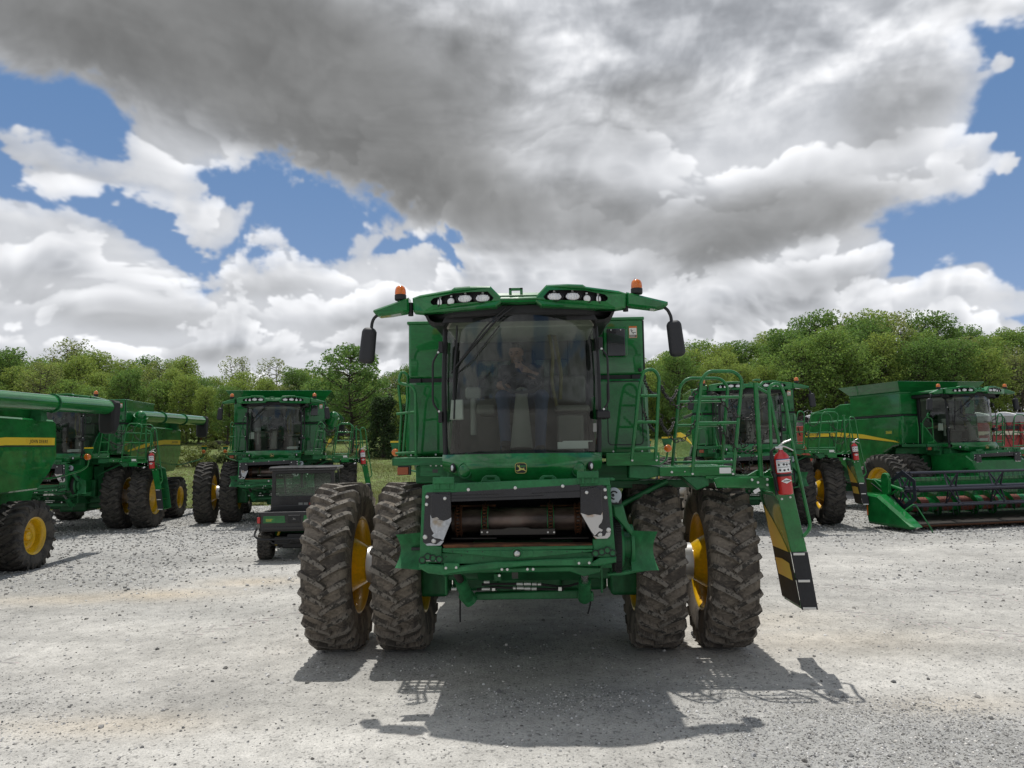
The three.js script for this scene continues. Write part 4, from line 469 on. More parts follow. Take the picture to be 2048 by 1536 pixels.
function addFeeder(c) {
  const f = group(c, 'feeder_house'), Z = 2.15;
  const P = (u, v, z = Z) => q6(u, v, z);
  // side walls and roof of the throat
  part(f, 'throat', [sideways([[2.10, 1.96], [2.14, 1.26], [0.6, 0.98], [0.5, 1.9]], -0.945, -0.90, 0.006), sideways([[2.10, 1.99], [2.14, 1.29], [0.6, 1.0], [0.5, 1.9]], 0.765, 0.81, 0.006), sideways([[2.10, 1.94], [2.10, 1.99], [0.5, 1.93], [0.5, 1.88]], -0.90, 0.765, 0.004), sideways([[2.0, 1.27], [2.0, 1.30], [0.6, 1.02], [0.6, 0.98]], -0.90, 0.765, 0.004)], M.green);
  part(f, 'throat_dark_sheet', [box(-0.89, -0.885, 1.25, 1.94, 0.7, 2.05, 0), box(0.75, 0.755, 1.25, 1.94, 0.7, 2.05, 0), box(-0.89, 0.755, 1.03, 1.93, 0.62, 0.66, 0)], M.black);  // black sheets put in to make the inside of the throat dark
  // front frame
  const beam = prism([P(118, 205), P(130, 200), P(230, 188), P(1640, 130), P(1948, 125), P(1950, 200), P(1660, 215), P(400, 272), P(125, 285)].reverse(), 2.06, Z, 0.006);
  part(f, 'top_beam', beam, M.greenDull);
  part(f, 'frame_side', prism([P(118, 205), P(90, 955), P(300, 955), P(310, 800), P(200, 770), P(180, 290)], 2.05, Z - 0.006, 0.006), M.greenDull);
  part(f, 'frame_side', prism([P(1948, 140), P(2008, 905), P(1790, 900), P(1785, 730), P(1880, 700), P(1900, 240)].reverse(), 2.05, Z - 0.006, 0.006), M.greenDull);
  part(f, 'side_flange', [box(...(() => { const a = P(1952, 128), b = P(1998, 152); return [a[0], b[0], b[1], a[1]]; })(), 2.0, 2.13, 0.004)], M.greenDull);
  // hook brackets on the beam
  for (const [u0, u1, v0, v1, v2] of [[222, 430, 120, 182, 238], [1628, 1838, 62, 128, 186]]) {
    const a = P(u0, v0, Z + 0.02), b = P(u1, v1, Z + 0.02), e = P(u1, v2, Z + 0.02); const h = part(f, 'hook_plate', [prism([[a[0], a[1]], [a[0], b[1]], [b[0], b[1]], [b[0], a[1]]], Z + 0.0, Z + 0.035, 0.008), prism([[a[0] + 0.0, b[1] + 0.012], [a[0] + 0.005, e[1]], [b[0] - 0.002, e[1]], [b[0], b[1] + 0.012]], Z - 0.002, Z + 0.012, 0.005)], M.greenDull);
    parts(h, 'rib', [0.27, 0.73].map((t) => { const x = lerp(a[0], b[0], t); return box(x - 0.008, x + 0.008, e[1] + 0.006, b[1] + 0.006, Z + 0.008, Z + 0.03, 0.003); }), M.greenDull);
  }
  // black wear plates with bare steel where crop has scoured them
  const ZP = Z + 0.006;
  const lp = [[150, 290], [165, 268], [395, 262], [400, 545], [330, 740], [298, 782], [165, 785], [125, 748]], rp = [[1662, 212], [1875, 196], [1915, 215], [1962, 660], [1950, 690], [1925, 715], [1810, 718], [1785, 690], [1662, 470]];
  const pl = part(f, 'wear_plate', prism(lp.map(([u, v]) => P(u, v, ZP)), Z - 0.003, ZP, 0.002), M.wornBlack, 'black side plate scoured to bare steel at its lower end');
  const pr = part(f, 'wear_plate', prism(rp.map(([u, v]) => P(u, v, ZP)).reverse(), Z - 0.003, ZP, 0.002), M.wornBlack, 'black side plate scoured to bare steel and rust at its lower end');
  const bulge = (pts, d) => prism(pts.map(([u, v]) => P(u, v, ZP + d)), ZP - 0.004, ZP + d, 0.006);
  part(pl, 'crop_shield', bulge([[205, 300], [225, 276], [395, 285], [402, 540], [325, 735], [250, 720], [215, 660], [198, 600]], 0.022), M.wornBlack);
  part(pr, 'crop_shield', bulge([[1662, 238], [1820, 210], [1868, 240], [1880, 520], [1850, 610], [1880, 640], [1800, 690], [1664, 465]].reverse(), 0.022), M.wornBlack);
  part(pl, 'bare_steel', prism([[198, 485], [214, 520], [232, 518], [262, 508], [285, 525], [268, 530], [330, 545], [370, 532], [402, 512], [402, 546], [322, 738], [298, 722], [240, 712], [212, 690], [232, 668], [214, 640], [199, 600]].map(([u, v]) => P(u, v, ZP + 0.026)), ZP + 0.0225, ZP + 0.0245, 0), M.bareLeft);
  part(pr, 'bare_steel', prism([[1664, 468], [1740, 492], [1800, 480], [1860, 490], [1878, 460], [1880, 520], [1868, 560], [1842, 590], [1838, 610], [1880, 632], [1872, 650], [1845, 648], [1800, 690], [1770, 650]].map(([u, v]) => P(u, v, ZP + 0.026)).reverse(), ZP + 0.0225, ZP + 0.0245, 0), M.bareRight);
  part(pl, 'worn_edge', prism([[130, 752], [150, 770], [200, 762], [255, 775], [300, 740], [330, 742], [298, 784], [166, 787]].map(([u, v]) => P(u, v, ZP)), ZP - 0.001, ZP + 0.0015, 0), M.bareLeft);
  part(pr, 'worn_edge', prism([[1785, 690], [1830, 700], [1900, 690], [1915, 660], [1958, 655], [1950, 692], [1925, 716], [1810, 719]].map(([u, v]) => P(u, v, ZP)).reverse(), ZP - 0.001, ZP + 0.0015, 0), M.bareRight);
  const ts = part(f, 'top_strip', prism([P(400, 268, ZP), P(1660, 190, ZP), P(1662, 318, ZP), P(400, 360, ZP)].reverse(), Z - 0.02, ZP - 0.001, 0.003), M.wornBlack);
  parts(ts, 'groove', [[[410, 297], [870, 283]], [[755, 318], [1300, 298]], [[1185, 277], [1655, 252]], [[410, 325], [870, 318]]].map(([a, b]) => rod(at(P(...a, ZP), ZP + 0.001), at(P(...b, ZP), ZP + 0.001), 0.004, 0.004, 6)), M.black);
  const bs = [[165, 312], [340, 326], [160, 386], [148, 702], [232, 740], [568, 242], [1026, 224], [1490, 207], [1723, 268], [1903, 243], [1908, 318], [1936, 632], [1852, 678]];
  parts(f, 'carriage_bolt', bs.map(([u, v]) => { const p = P(u, v, ZP + 0.02); return new THREE.SphereGeometry(0.017, 12, 6, 0, 6.2832, 0, 1.4).rotateX(Math.PI / 2).scale(1, 1, 0.6).translate(p[0], p[1], ZP + ([340, 1723].includes(u) ? 0.022 : 0.004)); }), M.zinc);
  parts(f, 'bolt_washer', [[148, 702], [232, 740], [1936, 632], [1852, 678]].map(([u, v]) => { const p = P(u, v, ZP); return new THREE.TorusGeometry(0.017, 0.005, 6, 16).translate(p[0], p[1], ZP + 0.003); }), M.zinc);
  // conveyor drum with its chains and slats
  const ZD = 1.72, a = P(440, 550, ZD + 0.13), b = P(1670, 550, ZD + 0.13), yc = (P(900, 440, ZD + 0.13)[1] + P(900, 660, ZD + 0.13)[1]) / 2 + 0.005, rd = 0.118, tilt = 0.010, dy = (x) => (x - CX) * tilt;
  const ax = (x) => [x, yc + dy(x), ZD];
  const drum = part(f, 'conveyor_drum', rod(ax(a[0] - 0.04), ax(b[0] + 0.04), rd, rd, 40), M.drum);
  for (const u of [468, 728, 1372, 1640]) {
    const x = P(u, 550, ZD + 0.13)[0]; const gs = [], n = 22;
    for (let i = 0; i < n; i++) { const t = i / n * 6.2832 + 0.1, y = yc + dy(x) + Math.cos(t) * (rd + 0.018), z = ZD + Math.sin(t) * (rd + 0.018); const g = new THREE.CylinderGeometry(0.008, 0.008, 0.034, 8).rotateZ(Math.PI / 2); gs.push(g.translate(x, y, z)); for (const s of [-1, 1]) gs.push(box(-0.003, 0.003, -0.021, 0.021, -0.011, 0.011, 0.002).rotateX(Math.PI / 2 - t - 0.14 + Math.PI / 2).translate(x + s * 0.02, yc + dy(x) + Math.cos(t + 0.14) * (rd + 0.018), ZD + Math.sin(t + 0.14) * (rd + 0.018))); }
    part(f, 'conveyor_chain', gs, M.rust);
    part(drum, 'drum_ring', [rod(ax(x - 0.034), ax(x - 0.026), rd + 0.02, rd + 0.02, 36), rod(ax(x + 0.026), ax(x + 0.034), rd + 0.02, rd + 0.02, 36)], u === 728 || u === 1372 ? M.greenDull : M.rust);
  }
  const slat = (u0, v0, u1, v1, z, m, lift = 0) => { const p = P(u0, v0, z), r = P(u1, v1, z); return part(f, 'slat', prism([[p[0], p[1]], [p[0], r[1]], [r[0], r[1]], [r[0], p[1]], ...(lift ? [[lerp(p[0], r[0], 0.68), p[1]], [lerp(p[0], r[0], 0.62), p[1] + lift], [lerp(p[0], r[0], 0.38), p[1] + lift], [lerp(p[0], r[0], 0.3), p[1]]] : [])], z - 0.03, z, 0.003), m); };
  slat(410, 392, 835, 408, 1.66, M.rust); slat(1270, 390, 1655, 405, 1.66, M.rust); const sl = slat(685, 628, 1418, 678, 1.90, M.darkSteel, 0.014); parts(sl, 'slat_bolt', [700, 755, 1345, 1405].map((u) => bolt(...at(P(u, 655, 1.9), 1.90), 0.009, 0.008)), M.zinc);
  slat(400, 712, 845, 722, 1.85, M.darkSteel); slat(1270, 710, 1745, 720, 1.85, M.darkSteel);
  parts(f, 'conveyor_strand', [728, 1372].map((u) => { const x = P(u, 550, 1.7)[0]; return rod([x, yc + rd + 0.015, ZD], [x, yc + rd + 0.17, 0.7], 0.012); }), M.rust);
  // lower lip, latch plate and cross members
  part(f, 'lip_sheet', prism([P(320, 775, Z - 0.02), P(1778, 772, Z - 0.02), P(1782, 800, Z), P(330, 815, Z)].reverse(), 1.98, Z - 0.01, 0.003), M.rust);
  part(f, 'lip_beam', prism([P(318, 812), P(1785, 785), P(1785, 822), P(318, 850)].reverse(), 2.03, Z + 0.008, 0.008), M.greenDull);
  part(f, 'vee_plate', prism([P(322, 836), P(1780, 826), P(1780, 842), P(1200, 900), P(1050, 912), P(890, 896), P(330, 850)].reverse(), Z - 0.02, Z + 0.014, 0.004), M.greenDull);
  const lock = part(f, 'lock_block', prism([P(888, 838, Z + 0.02), P(1200, 834, Z + 0.02), P(1200, 894, Z + 0.02), P(1050, 908, Z + 0.02), P(888, 898, Z + 0.02)].reverse(), Z, Z + 0.024, 0.004), M.greenDull);
  { const p = P(1045, 862, Z + 0.03); part(lock, 'ball_stud', [new THREE.SphereGeometry(0.033, 20, 14).translate(p[0], p[1], Z + 0.045)], M.steel); part(lock, 'stud_collar', new THREE.TorusGeometry(0.042, 0.008, 6, 24).translate(p[0], p[1], Z + 0.024), M.greenDull); }
  part(f, 'under_sheet', prism([P(300, 860, Z - 0.03), P(1785, 850, Z - 0.03), P(1790, 960, Z - 0.03), P(300, 965, Z - 0.03)].reverse(), Z - 0.06, Z - 0.03, 0.004), M.greenDull);
  part(f, 'lower_beam', [prism([P(88, 965, Z), P(140, 962, Z), P(330, 972, Z), P(480, 985, Z), P(830, 945, Z), P(1620, 905, Z), P(1780, 945, Z), P(1850, 905, Z), P(2012, 895, Z), P(2010, 948, Z), P(1820, 985, Z), P(1700, 985, Z), P(1120, 985, Z), P(480, 1050, Z), P(330, 1075, Z), P(265, 1065, Z), P(180, 1055, Z), P(90, 1005, Z)].reverse(), 1.96, Z + 0.02, 0.012)], M.greenDull);
  part(f, 'lower_beam', [prism([P(570, 1012, 2.02), P(1550, 985, 2.02), P(1860, 1000, 2.02), P(1850, 1045, 2.02), P(1700, 1085, 2.02), P(1560, 1040, 2.02), P(640, 1050, 2.02), P(300, 1078, 2.02)].reverse(), 1.9, 2.03, 0.01)], M.greenDull);
  part(f, 'cleat', [prism([P(332, 958, Z + 0.04), P(478, 958, Z + 0.04), P(480, 985, Z + 0.04), P(470, 1018, Z + 0.04), P(335, 1020, Z + 0.04)].reverse(), Z + 0.01, Z + 0.04, 0.006)], M.greenDull); part(f, 'cleat', [prism([P(1614, 912, Z + 0.04), P(1775, 905, Z + 0.04), P(1768, 970, Z + 0.04), P(1620, 972, Z + 0.04)].reverse(), Z + 0.01, Z + 0.04, 0.006)], M.greenDull);
  parts(f, 'cleat_bolt', [[350, 1005], [450, 1000], [1648, 958], [1748, 955], [870, 1082], [895, 1022], [948, 1022], [1145, 1020], [1200, 1020]].map(([u, v]) => bolt(...at(P(u, v, Z + 0.045), Z + (v > 1010 ? 0.02 : 0.04)), 0.012, 0.01)), M.zinc);
  parts(f, 'scuffed_patch', [prism([P(150, 905, Z + 0.01), P(270, 915, Z + 0.01), P(262, 940, Z + 0.01), P(140, 940, Z + 0.01)].reverse(), Z - 0.004, Z + 0.0, 0), prism([P(1810, 840, Z + 0.01), P(1960, 815, Z + 0.01), P(1965, 855, Z + 0.01), P(1830, 875, Z + 0.01)].reverse(), Z - 0.004, Z + 0.0, 0)], M.bareLeft);
  parts(f, 'pin_boss', [[120, 928], [172, 895], [222, 908], [285, 920], [1810, 862], [1870, 848], [1925, 830], [1978, 858]].map(([u, v]) => { const p = P(u, v, Z + 0.01); return lathe([[0.034, -0.01], [0.034, 0.006], [0.026, 0.01], [0.024, 0.004], [0, 0.004]], 20).rotateX(Math.PI / 2).translate(p[0], p[1], Z + 0.003); }), M.greenDull);
  parts(f, 'pin_hole', [[120, 928], [172, 895], [222, 908], [285, 920], [1810, 862], [1870, 848], [1925, 830], [1978, 858]].map(([u, v]) => { const p = P(u, v, Z + 0.01); return new THREE.TorusGeometry(0.028, 0.005, 5, 20).translate(p[0], p[1], Z + 0.012); }), M.black);
  parts(f, 'small_hole', [[415, 847], [560, 845], [708, 846], [348, 898], [497, 890], [708, 912], [1382, 845], [1530, 845], [1680, 846]].map(([u, v]) => { const p = P(u, v, Z + 0.015); return new THREE.CylinderGeometry(0.006, 0.006, 0.004, 8).rotateX(Math.PI / 2).translate(p[0], p[1], Z + (v > 880 ? -0.028 : 0.014)); }), M.black);
  // side wings
  const wing = (pts, z0, s) => sheet(12, 8, (u, v) => { const top = pts[0], bot = pts[1]; const x = lerp(lerp(top[0][0], top[1][0], u), lerp(bot[0][0], bot[1][0], u), v) + s * 0.035 * Math.sin(v * 3.1416) * u, y = lerp(lerp(top[0][1], top[1][1], u), lerp(bot[0][1], bot[1][1], u), v); return [x, y, z0 + 0.10 * Math.sin(v * 3.1416) * -1 + 0.03 * u]; });
  const wl = [[L(848, 1064, 1.95), L(794, 1068, 1.95)], [L(842, 1139, 1.95), L(792, 1134, 1.95)]], wr = [[q7(360, 515, 1.9), q7(570, 520, 1.9)], [q7(355, 860, 1.9), q7(582, 848, 1.9)]];
  const w1 = part(f, 'wing_shield', wing(wl, 1.98, 1), M.greenDull); part(w1, 'wing_slot', [box(...(() => { const p = L(822, 1095, 1.93), q = L(845, 1101, 1.93); return [p[0], q[0], q[1], p[1]]; })(), 1.90, 1.92, 0.004)], M.black);
  const w2 = part(f, 'wing_shield', [wing(wr, 1.92, -1)], M.greenDull);
  part(w2, 'wing_bracket', [prism([q7(190, 300, 1.9), q7(280, 295, 1.9), q7(320, 440, 1.9), q7(370, 520, 1.9), q7(350, 560, 1.9), q7(270, 470, 1.9), q7(200, 390, 1.9)].reverse(), 1.84, 1.92, 0.015), prism([q7(150, 880, 1.85), q7(360, 850, 1.85), q7(565, 850, 1.85), q7(420, 870, 1.85), q7(270, 900, 1.85), q7(150, 905, 1.85)].reverse(), 1.78, 1.86, 0.01)], M.greenDull);
  // belt pulley on the drive side, lens disc above
  { const p0 = q7(245, 655, 1.85), px = p0[0], py = p0[1]; const g = part(f, 'drive_pulley', [rod([px - 0.045, py, 1.72], [px + 0.02, py, 1.72], 0.27, 0.27, 48), ...[...Array(60)].map((_, i) => { const t = i / 60 * 6.2832; return box(-0.03, 0.02, -0.006, 0.006, -0.012, 0.012, 0).rotateX(t).translate(px, py + Math.cos(t) * 0.27, 1.72 - Math.sin(t) * 0.27); })], M.rubber); part(g, 'pulley_hub', [rod([px + 0.02, py, 1.72], [px + 0.05, py, 1.72], 0.23, 0.2, 40), rod([px + 0.05, py, 1.72], [px + 0.14, py, 1.72], 0.13, 0.13, 32), rod([px + 0.12, py, 1.72], [px + 0.15, py, 1.72], 0.2, 0.2, 32)], M.greenDull); }
  { const p0 = q7(205, 215, 2.0), r = 0.072; const g = part(f, 'round_marker', [prism(rounded(p0[0] - 0.055, p0[0] + 0.075, p0[1] - 0.09, p0[1] + 0.03, 0.02), 1.93, 1.97, 0.006)], M.black); part(g, 'marker_disc', [lathe([[0, 0.012], [r * 0.9, 0.012], [r, 0.004], [r, -0.01]], 28).rotateX(Math.PI / 2).translate(p0[0], p0[1], 1.985), prism([[p0[0] - 0.02, p0[1] - 0.05], [p0[0] + 0.04, p0[1] - 0.075], [p0[0] + 0.055, p0[1] - 0.04], [p0[0] + 0.03, p0[1]]], 1.975, 1.985, 0.003)], M.greyBlue); part(g, 'marker_mark', [new THREE.TorusGeometry(0.036, 0.007, 6, 22, 4.2).rotateZ(0.6).translate(p0[0], p0[1], 2.0), rod([p0[0] - 0.01, p0[1], 1.99], [p0[0] - 0.01, p0[1], 2.004], 0.015)], M.black); }
  // lift cylinders, cross tube, hoses
  const C = (u, v, z) => at(q6(u, v, z), z);
  const cy1 = part(f, 'lift_cylinder', [rod(C(490, 1120, 1.6), C(560, 1290, 1.35), 0.062, 0.066, 20), rod(C(530, 1250, 1.35), C(600, 1330, 1.3), 0.075, 0.075, 20)], M.greenDull); part(cy1, 'piston_rod', rod(C(440, 1030, 1.75), C(500, 1140, 1.58), 0.035, 0.035, 16), M.darkSteel);
  const cy2 = part(f, 'lift_cylinder', [rod(C(1705, 1130, 1.55), C(1700, 1300, 1.3), 0.062, 0.066, 20), box(C(1640, 0, 1.3)[0], C(1760, 0, 1.3)[0], C(0, 1345, 1.3)[1], C(0, 1250, 1.3)[1], 1.22, 1.32, 0.02)], M.greenDull); part(cy2, 'piston_rod', rod(C(1705, 1040, 1.75), C(1705, 1140, 1.54), 0.035, 0.035, 16), M.steel);
  part(c, 'cross_tube', [prism([q6(630, 1250, 1.2), q6(1650, 1215, 1.2), q6(1640, 1300, 1.2), q6(640, 1315, 1.2)].reverse(), 1.1, 1.22, 0.012), box(-1.0, 0.98, 1.05, 1.16, 0.9, 1.0, 0.01)], M.greenDull);
  part(c, 'valve_block', [box(...(() => { const p = q6(815, 1065, 1.3), q = q6(890, 1140, 1.3); return [p[0], q[0], q[1], p[1]]; })(), 1.1, 1.28, 0.01), box(-0.6, 0.5, 1.0, 1.35, 0.5, 0.9, 0.02)], M.greenDull);
  part(c, 'data_plate', [box(...(() => { const p = q6(990, 1062, 1.25), q = q6(1052, 1122, 1.25); return [p[0], q[0], q[1], p[1]]; })(), 1.15, 1.16, 0)], M.grey);
  const hz = 1.32; const hoses = [pipe([C(700, 1165, hz), C(850, 1160, hz), C(1040, 1158, hz), C(1280, 1162, hz), C(1500, 1195, hz - 0.1), C(1650, 1150, hz - 0.2)], 0.013, 0.1, 8), pipe([C(650, 1215, hz), C(800, 1190, hz), C(1010, 1200, hz), C(1260, 1208, hz), C(1500, 1215, hz - 0.1)], 0.013, 0.1, 8), pipe([C(490, 1290, 1.3), C(488, 1400, 1.28), C(490, 1530, 1.25)], 0.009, 0.1, 6), pipe([C(1765, 1300, 1.3), C(1755, 1380, 1.28), C(1735, 1450, 1.25)], 0.008, 0.1, 6)]; const h1 = part(c, 'hydraulic_hose', hoses[0], M.rubber); for (const h of hoses.slice(1)) part(c, 'hydraulic_hose', h, M.rubber);
  parts(h1, 'coupling', [[1040, 1100, 1158], [1110, 1180, 1158], [1190, 1235, 1160], [1245, 1278, 1162], [1005, 1030, 1200], [1042, 1110, 1200], [1115, 1175, 1204], [1185, 1235, 1206], [405, 455, 1208], [700, 780, 1208], [720, 775, 1140]].map(([u0, u1, v]) => rod(C(u0, v, hz), C(u1, v, hz), 0.019, 0.019, 8)), M.zinc);
  parts(c, 'hose_clip', [[815, 1208], [1463, 1208]].map(([u, v]) => { const p = C(u, v, hz); return box(p[0] - 0.018, p[0] + 0.018, p[1] - 0.02, p[1] + 0.02, hz - 0.02, hz + 0.01, 0.004); }), M.zinc);
  part(c, 'stay_bar', [rod(C(350, 1080, 1.7), C(355, 1260, 1.5), 0.012, 0.012, 8), box(C(1830, 0, 1.3)[0], C(1850, 0, 1.3)[0], 0.85, 1.2, 1.28, 1.32, 0.006)], M.greenDull);
  return f;
}
M.bareLeft = std(rgb(0.60, 0.60, 0.60), 0.38, { metalness: 0.55, map: dataTex(256, (u, v) => { const n = wfbm(u, v, 6, 5, 91), r = sstep(0.25, 0.6, n) * 0.7, w = 0.92 + 0.12 * wfbm(u, v, 40, 2, 93); return [lerp(0.92, 0.78, r) * w, lerp(0.94, 0.68, r) * w, lerp(0.97, 0.55, r) * w]; }), roughnessMap: roughNoise });
M.bareRight = std(rgb(0.60, 0.59, 0.57), 0.42, { metalness: 0.5, map: dataTex(256, (u, v) => { const n = wfbm(u, v, 5, 5, 95), r = sstep(0.08, 0.45, n) * 0.85; return [lerp(0.93, 0.70, r), lerp(0.93, 0.52, r), lerp(0.94, 0.36, r)]; }), roughnessMap: roughNoise });
M.greyBlue = std(rgb(0.36, 0.40, 0.44), 0.5);

function addPlatforms(c) {
  // ---- right-hand side of the machine (picture left): step ladder and rail
  const z = 0.95, zb = -0.1, P = (px, py, zz = z) => at(L(px, py, zz), zz);
  { const a = L(784, 916, z), b = L(892, 930, z); const s = part(c, 'side_step', [box(a[0], b[0] + 0.05, b[1], a[1], z - 0.03, z, 0.006), box(a[0], a[0] + 0.03, b[1], a[1], zb, z, 0.006), ...[...Array(10)].map((_, i) => box(a[0] + 0.03, b[0], a[1] - 0.016, a[1] - 0.002, zb + 0.02 + i * 0.1, zb + 0.06 + i * 0.1, 0.003)), ...[...Array(6)].map((_, i) => box(a[0] + 0.05 + i * 0.1, a[0] + 0.08 + i * 0.1, a[1] - 0.022, a[1] - 0.008, zb, z - 0.03, 0.003))], M.greenDull); }
  { const a = q3(440, 1098, 0.9), b = q3(905, 1260, 0.9); const k = part(c, 'step_bracket', [box(a[0], b[0] + 0.1, b[1], a[1], 0.84, 0.9, 0.008), box(-0.95, -0.85, 1.9, 2.16, 0.2, 0.9, 0.01)], M.greenDull); parts(k, 'bolt_row', [[597, 1102], [675, 1105], [752, 1104]].map(([u, v]) => bolt(...at(q3(u, v, 0.9), 0.9), 0.01, 0.01)), M.zinc); part(k, 'serial_plate', box(...(() => { const p = q3(622, 1160, 0.9), q = q3(700, 1212, 0.9); return [p[0], q[0], q[1], p[1]]; })(), 0.899, 0.903, 0), M.greyDark); }
  { const a = q3(105, 1130, z), b = q3(268, 1240, z); const l = part(c, 'marker_lamp', [box(a[0], b[0] + 0.02, b[1] - 0.005, a[1] + 0.03, 0.86, 0.92, 0.006)], M.greyDark); part(l, 'amber_lens', box(a[0], b[0], b[1], a[1], 0.92, 0.945, 0.008), phys(rgb(0.30, 0.06, 0.01), 0.25, { clearcoat: 0.5 })); }
  part(c, 'hand_rail', [pipe([P(832, 912), P(831, 785), P(824, 771), P(796, 766), P(803, 742), P(816, 750), P(816, 790, 0.7), P(806, 912, 0.7)], 0.0165, 0.05, 10), pipe([P(793, 828), P(830, 824)], 0.015, 0.02, 8), pipe([P(791, 907), P(830, 905)], 0.015, 0.02, 8), pipe([P(797, 770, 0.6), P(803, 830, 0.6), P(798, 912, 0.6)], 0.016, 0.05, 8)], M.green);
  // ---- left-hand side (picture right): landing, railings, chains and ladder
  const Q = (u, v, zz = z) => at(q8(u, v, zz), zz);
  { const a = L(1212, 906, z), b = L(1320, 930.5, z); const s = part(c, 'landing', [box(a[0], b[0], b[1], a[1], z - 0.03, z, 0.006), box(a[0], b[0], a[1] - 0.03, a[1] - 0.012, zb, z - 0.03, 0.004)], M.green); parts(s, 'landing_bolt', [[65, 878], [65, 906], [285, 873], [285, 905]].map(([u, v]) => bolt(...at(q8(u, v, z), z), 0.012, 0.012)), M.zinc); }
  { const a = q8(312, 968, z), b = q8(1000, 1042, z); const n = 9; const s = part(c, 'walkway', [box(a[0], b[0], b[1], a[1], z - 0.03, z, 0.006), box(a[0], a[0] + 0.03, b[1], a[1], zb, z - 0.03, 0.006), box(b[0] - 0.03, b[0], b[1], a[1], zb, z - 0.03, 0.006), box(a[0], b[0], b[1], a[1], zb - 0.03, zb, 0.006), ...[...Array(13)].map((_, i) => box(a[0] + 0.03, b[0] - 0.03, a[1] - 0.02, a[1] - 0.004, zb + 0.01 + i * 0.077, zb + 0.052 + i * 0.077, 0.003)), ...[...Array(10)].map((_, i) => { const x = lerp(a[0] + 0.05, b[0] - 0.09, i / 9); return box(x, x + 0.045, a[1] - 0.026, a[1] - 0.012, zb, z - 0.03, 0.003); })], M.green);
    parts(s, 'walkway_bolt', [[422, 1013], [610, 995], [610, 1028], [975, 994], [975, 1028], [540, 1008]].map(([u, v]) => bolt(...at(q8(u, v, z), z), u === 540 ? 0.006 : 0.013, 0.012)), M.zinc); const st = q8(910, 998, z + 0.01); part(s, 'paper_label', box(st[0] - 0.065 * 1.0, st[0] + 0.06, st[1] - 0.032, st[1] + 0.03, z, z + 0.003, 0).translate(0, 0, 0), M.white); }
  part(c, 'landing_bracket', [prism([Q(245, 955), Q(350, 970), Q(350, 1040), Q(200, 1080), Q(40, 1070), Q(40, 950)].map((p) => [p[0], p[1]]).reverse(), 0.7, 0.9, 0.01), prism([q8(510, 1050, 0.9), q8(760, 1050, 0.9), q8(760, 1135, 0.9), q8(650, 1175, 0.9)].reverse(), 0.6, 0.9, 0.012), box(0.9, 2.3, 1.86, 1.95, 0.1, 0.3, 0.01), rod([0.95, 1.62, 0.5], [1.6, 1.95, 0.5], 0.03)], M.greenDull);
  // railings
  const rail = (a, r = 0.019) => pipe(a, r, 0.09, 10);
  part(c, 'railing', [rail([Q(60, 900), Q(130, 250), Q(170, 95), Q(255, 80), Q(310, 150), Q(275, 900)].map((p, i) => p)), pipe([Q(140, 322), Q(300, 322)], 0.016, 0, 8), pipe([Q(105, 560), Q(285, 560)], 0.016, 0, 8), pipe([Q(78, 797), Q(280, 795)], 0.016, 0, 8)], M.green);
  const z2 = 0.15; part(c, 'railing', [rail([Q(428, 955, z2), Q(495, 240, z2), Q(560, 165, z2), Q(860, 165, z2), Q(930, 235, z2), Q(878, 900, z2)]), pipe([Q(490, 378, z2), Q(915, 372, z2)], 0.016, 0, 8), pipe([Q(470, 592, z2), Q(890, 590, z2)], 0.016, 0, 8), pipe([Q(445, 925, z2), Q(880, 920, z2)], 0.016, 0, 8)], M.green);
  part(c, 'railing', [rail([Q(608, 1020), Q(690, 180), Q(750, 102), Q(985, 102), Q(1058, 170), Q(980, 1020)]), pipe([Q(682, 336), Q(1045, 336)], 0.016, 0, 8), pipe([Q(660, 570), Q(1010, 566)], 0.016, 0, 8), pipe([Q(620, 925), Q(975, 920)], 0.016, 0, 8)], M.green);
  const ring = (p) => new THREE.TorusGeometry(0.03, 0.004, 6, 16).translate(...p);
  const cp = [[[Q(325, 235), Q(470, 270, z2), 0.13], [Q(330, 250), Q(668, 240), 0.22]], [[Q(315, 535), Q(440, 560, z2), 0.13], [Q(318, 550), Q(632, 550), 0.22]], [[Q(840, 320), Q(1305, 330, 1.0), 0.24], [Q(955, 310, z2), Q(1165, 300, 0.5), 0.62]], [[Q(840, 560), Q(1295, 630, 1.0), 0.28], [Q(940, 600, z2), Q(1190, 640, 0.5), 0.5]], [[Q(165, 160), Q(285, 310, z2), 0.06]], [[Q(165, 450), Q(280, 640, z2), 0.06]]];
  for (const [a, b, s] of cp.flat()) part(c, 'safety_chain', chain(a, b, s, 0.0048, 0.062), M.chain);
  parts(c, 'chain_ring', [ring(Q(330, 215)), ring(Q(318, 515)), ring(Q(468, 262, z2)), ring(Q(437, 548, z2)), ring(Q(808, 320)), ring(Q(818, 550)), ring(Q(957, 285, z2)), ring(Q(672, 225))], M.chain);
  // ladder
  const zl = 1.0, T = (u, v, zz = zl) => q9(u, v, zz);
  const lad = group(c, 'ladder');
  part(lad, 'ladder_beam', [prism([Q(800, 1072, zl), Q(850, 1058, zl), Q(1300, 1052, zl), Q(1370, 1080, zl), Q(1390, 1200, zl), Q(1310, 1180, zl), Q(1250, 1160, zl), Q(830, 1155, zl)].map((p) => [p[0], p[1]]).reverse(), zl - 0.05, zl, 0.008), box(Q(700, 0, zl)[0], Q(1300, 0, zl)[0], Q(0, 1085, zl)[1], Q(0, 1060, zl)[1], zl - 0.55, zl - 0.05, 0.006)], M.green);
  parts(lad, 'beam_bolt', [[1147, 1083], [1200, 1106], [1285, 1080], [1285, 1128]].map(([u, v]) => bolt(...at(q8(u, v, zl), zl), 0.013, 0.012)), M.zinc);
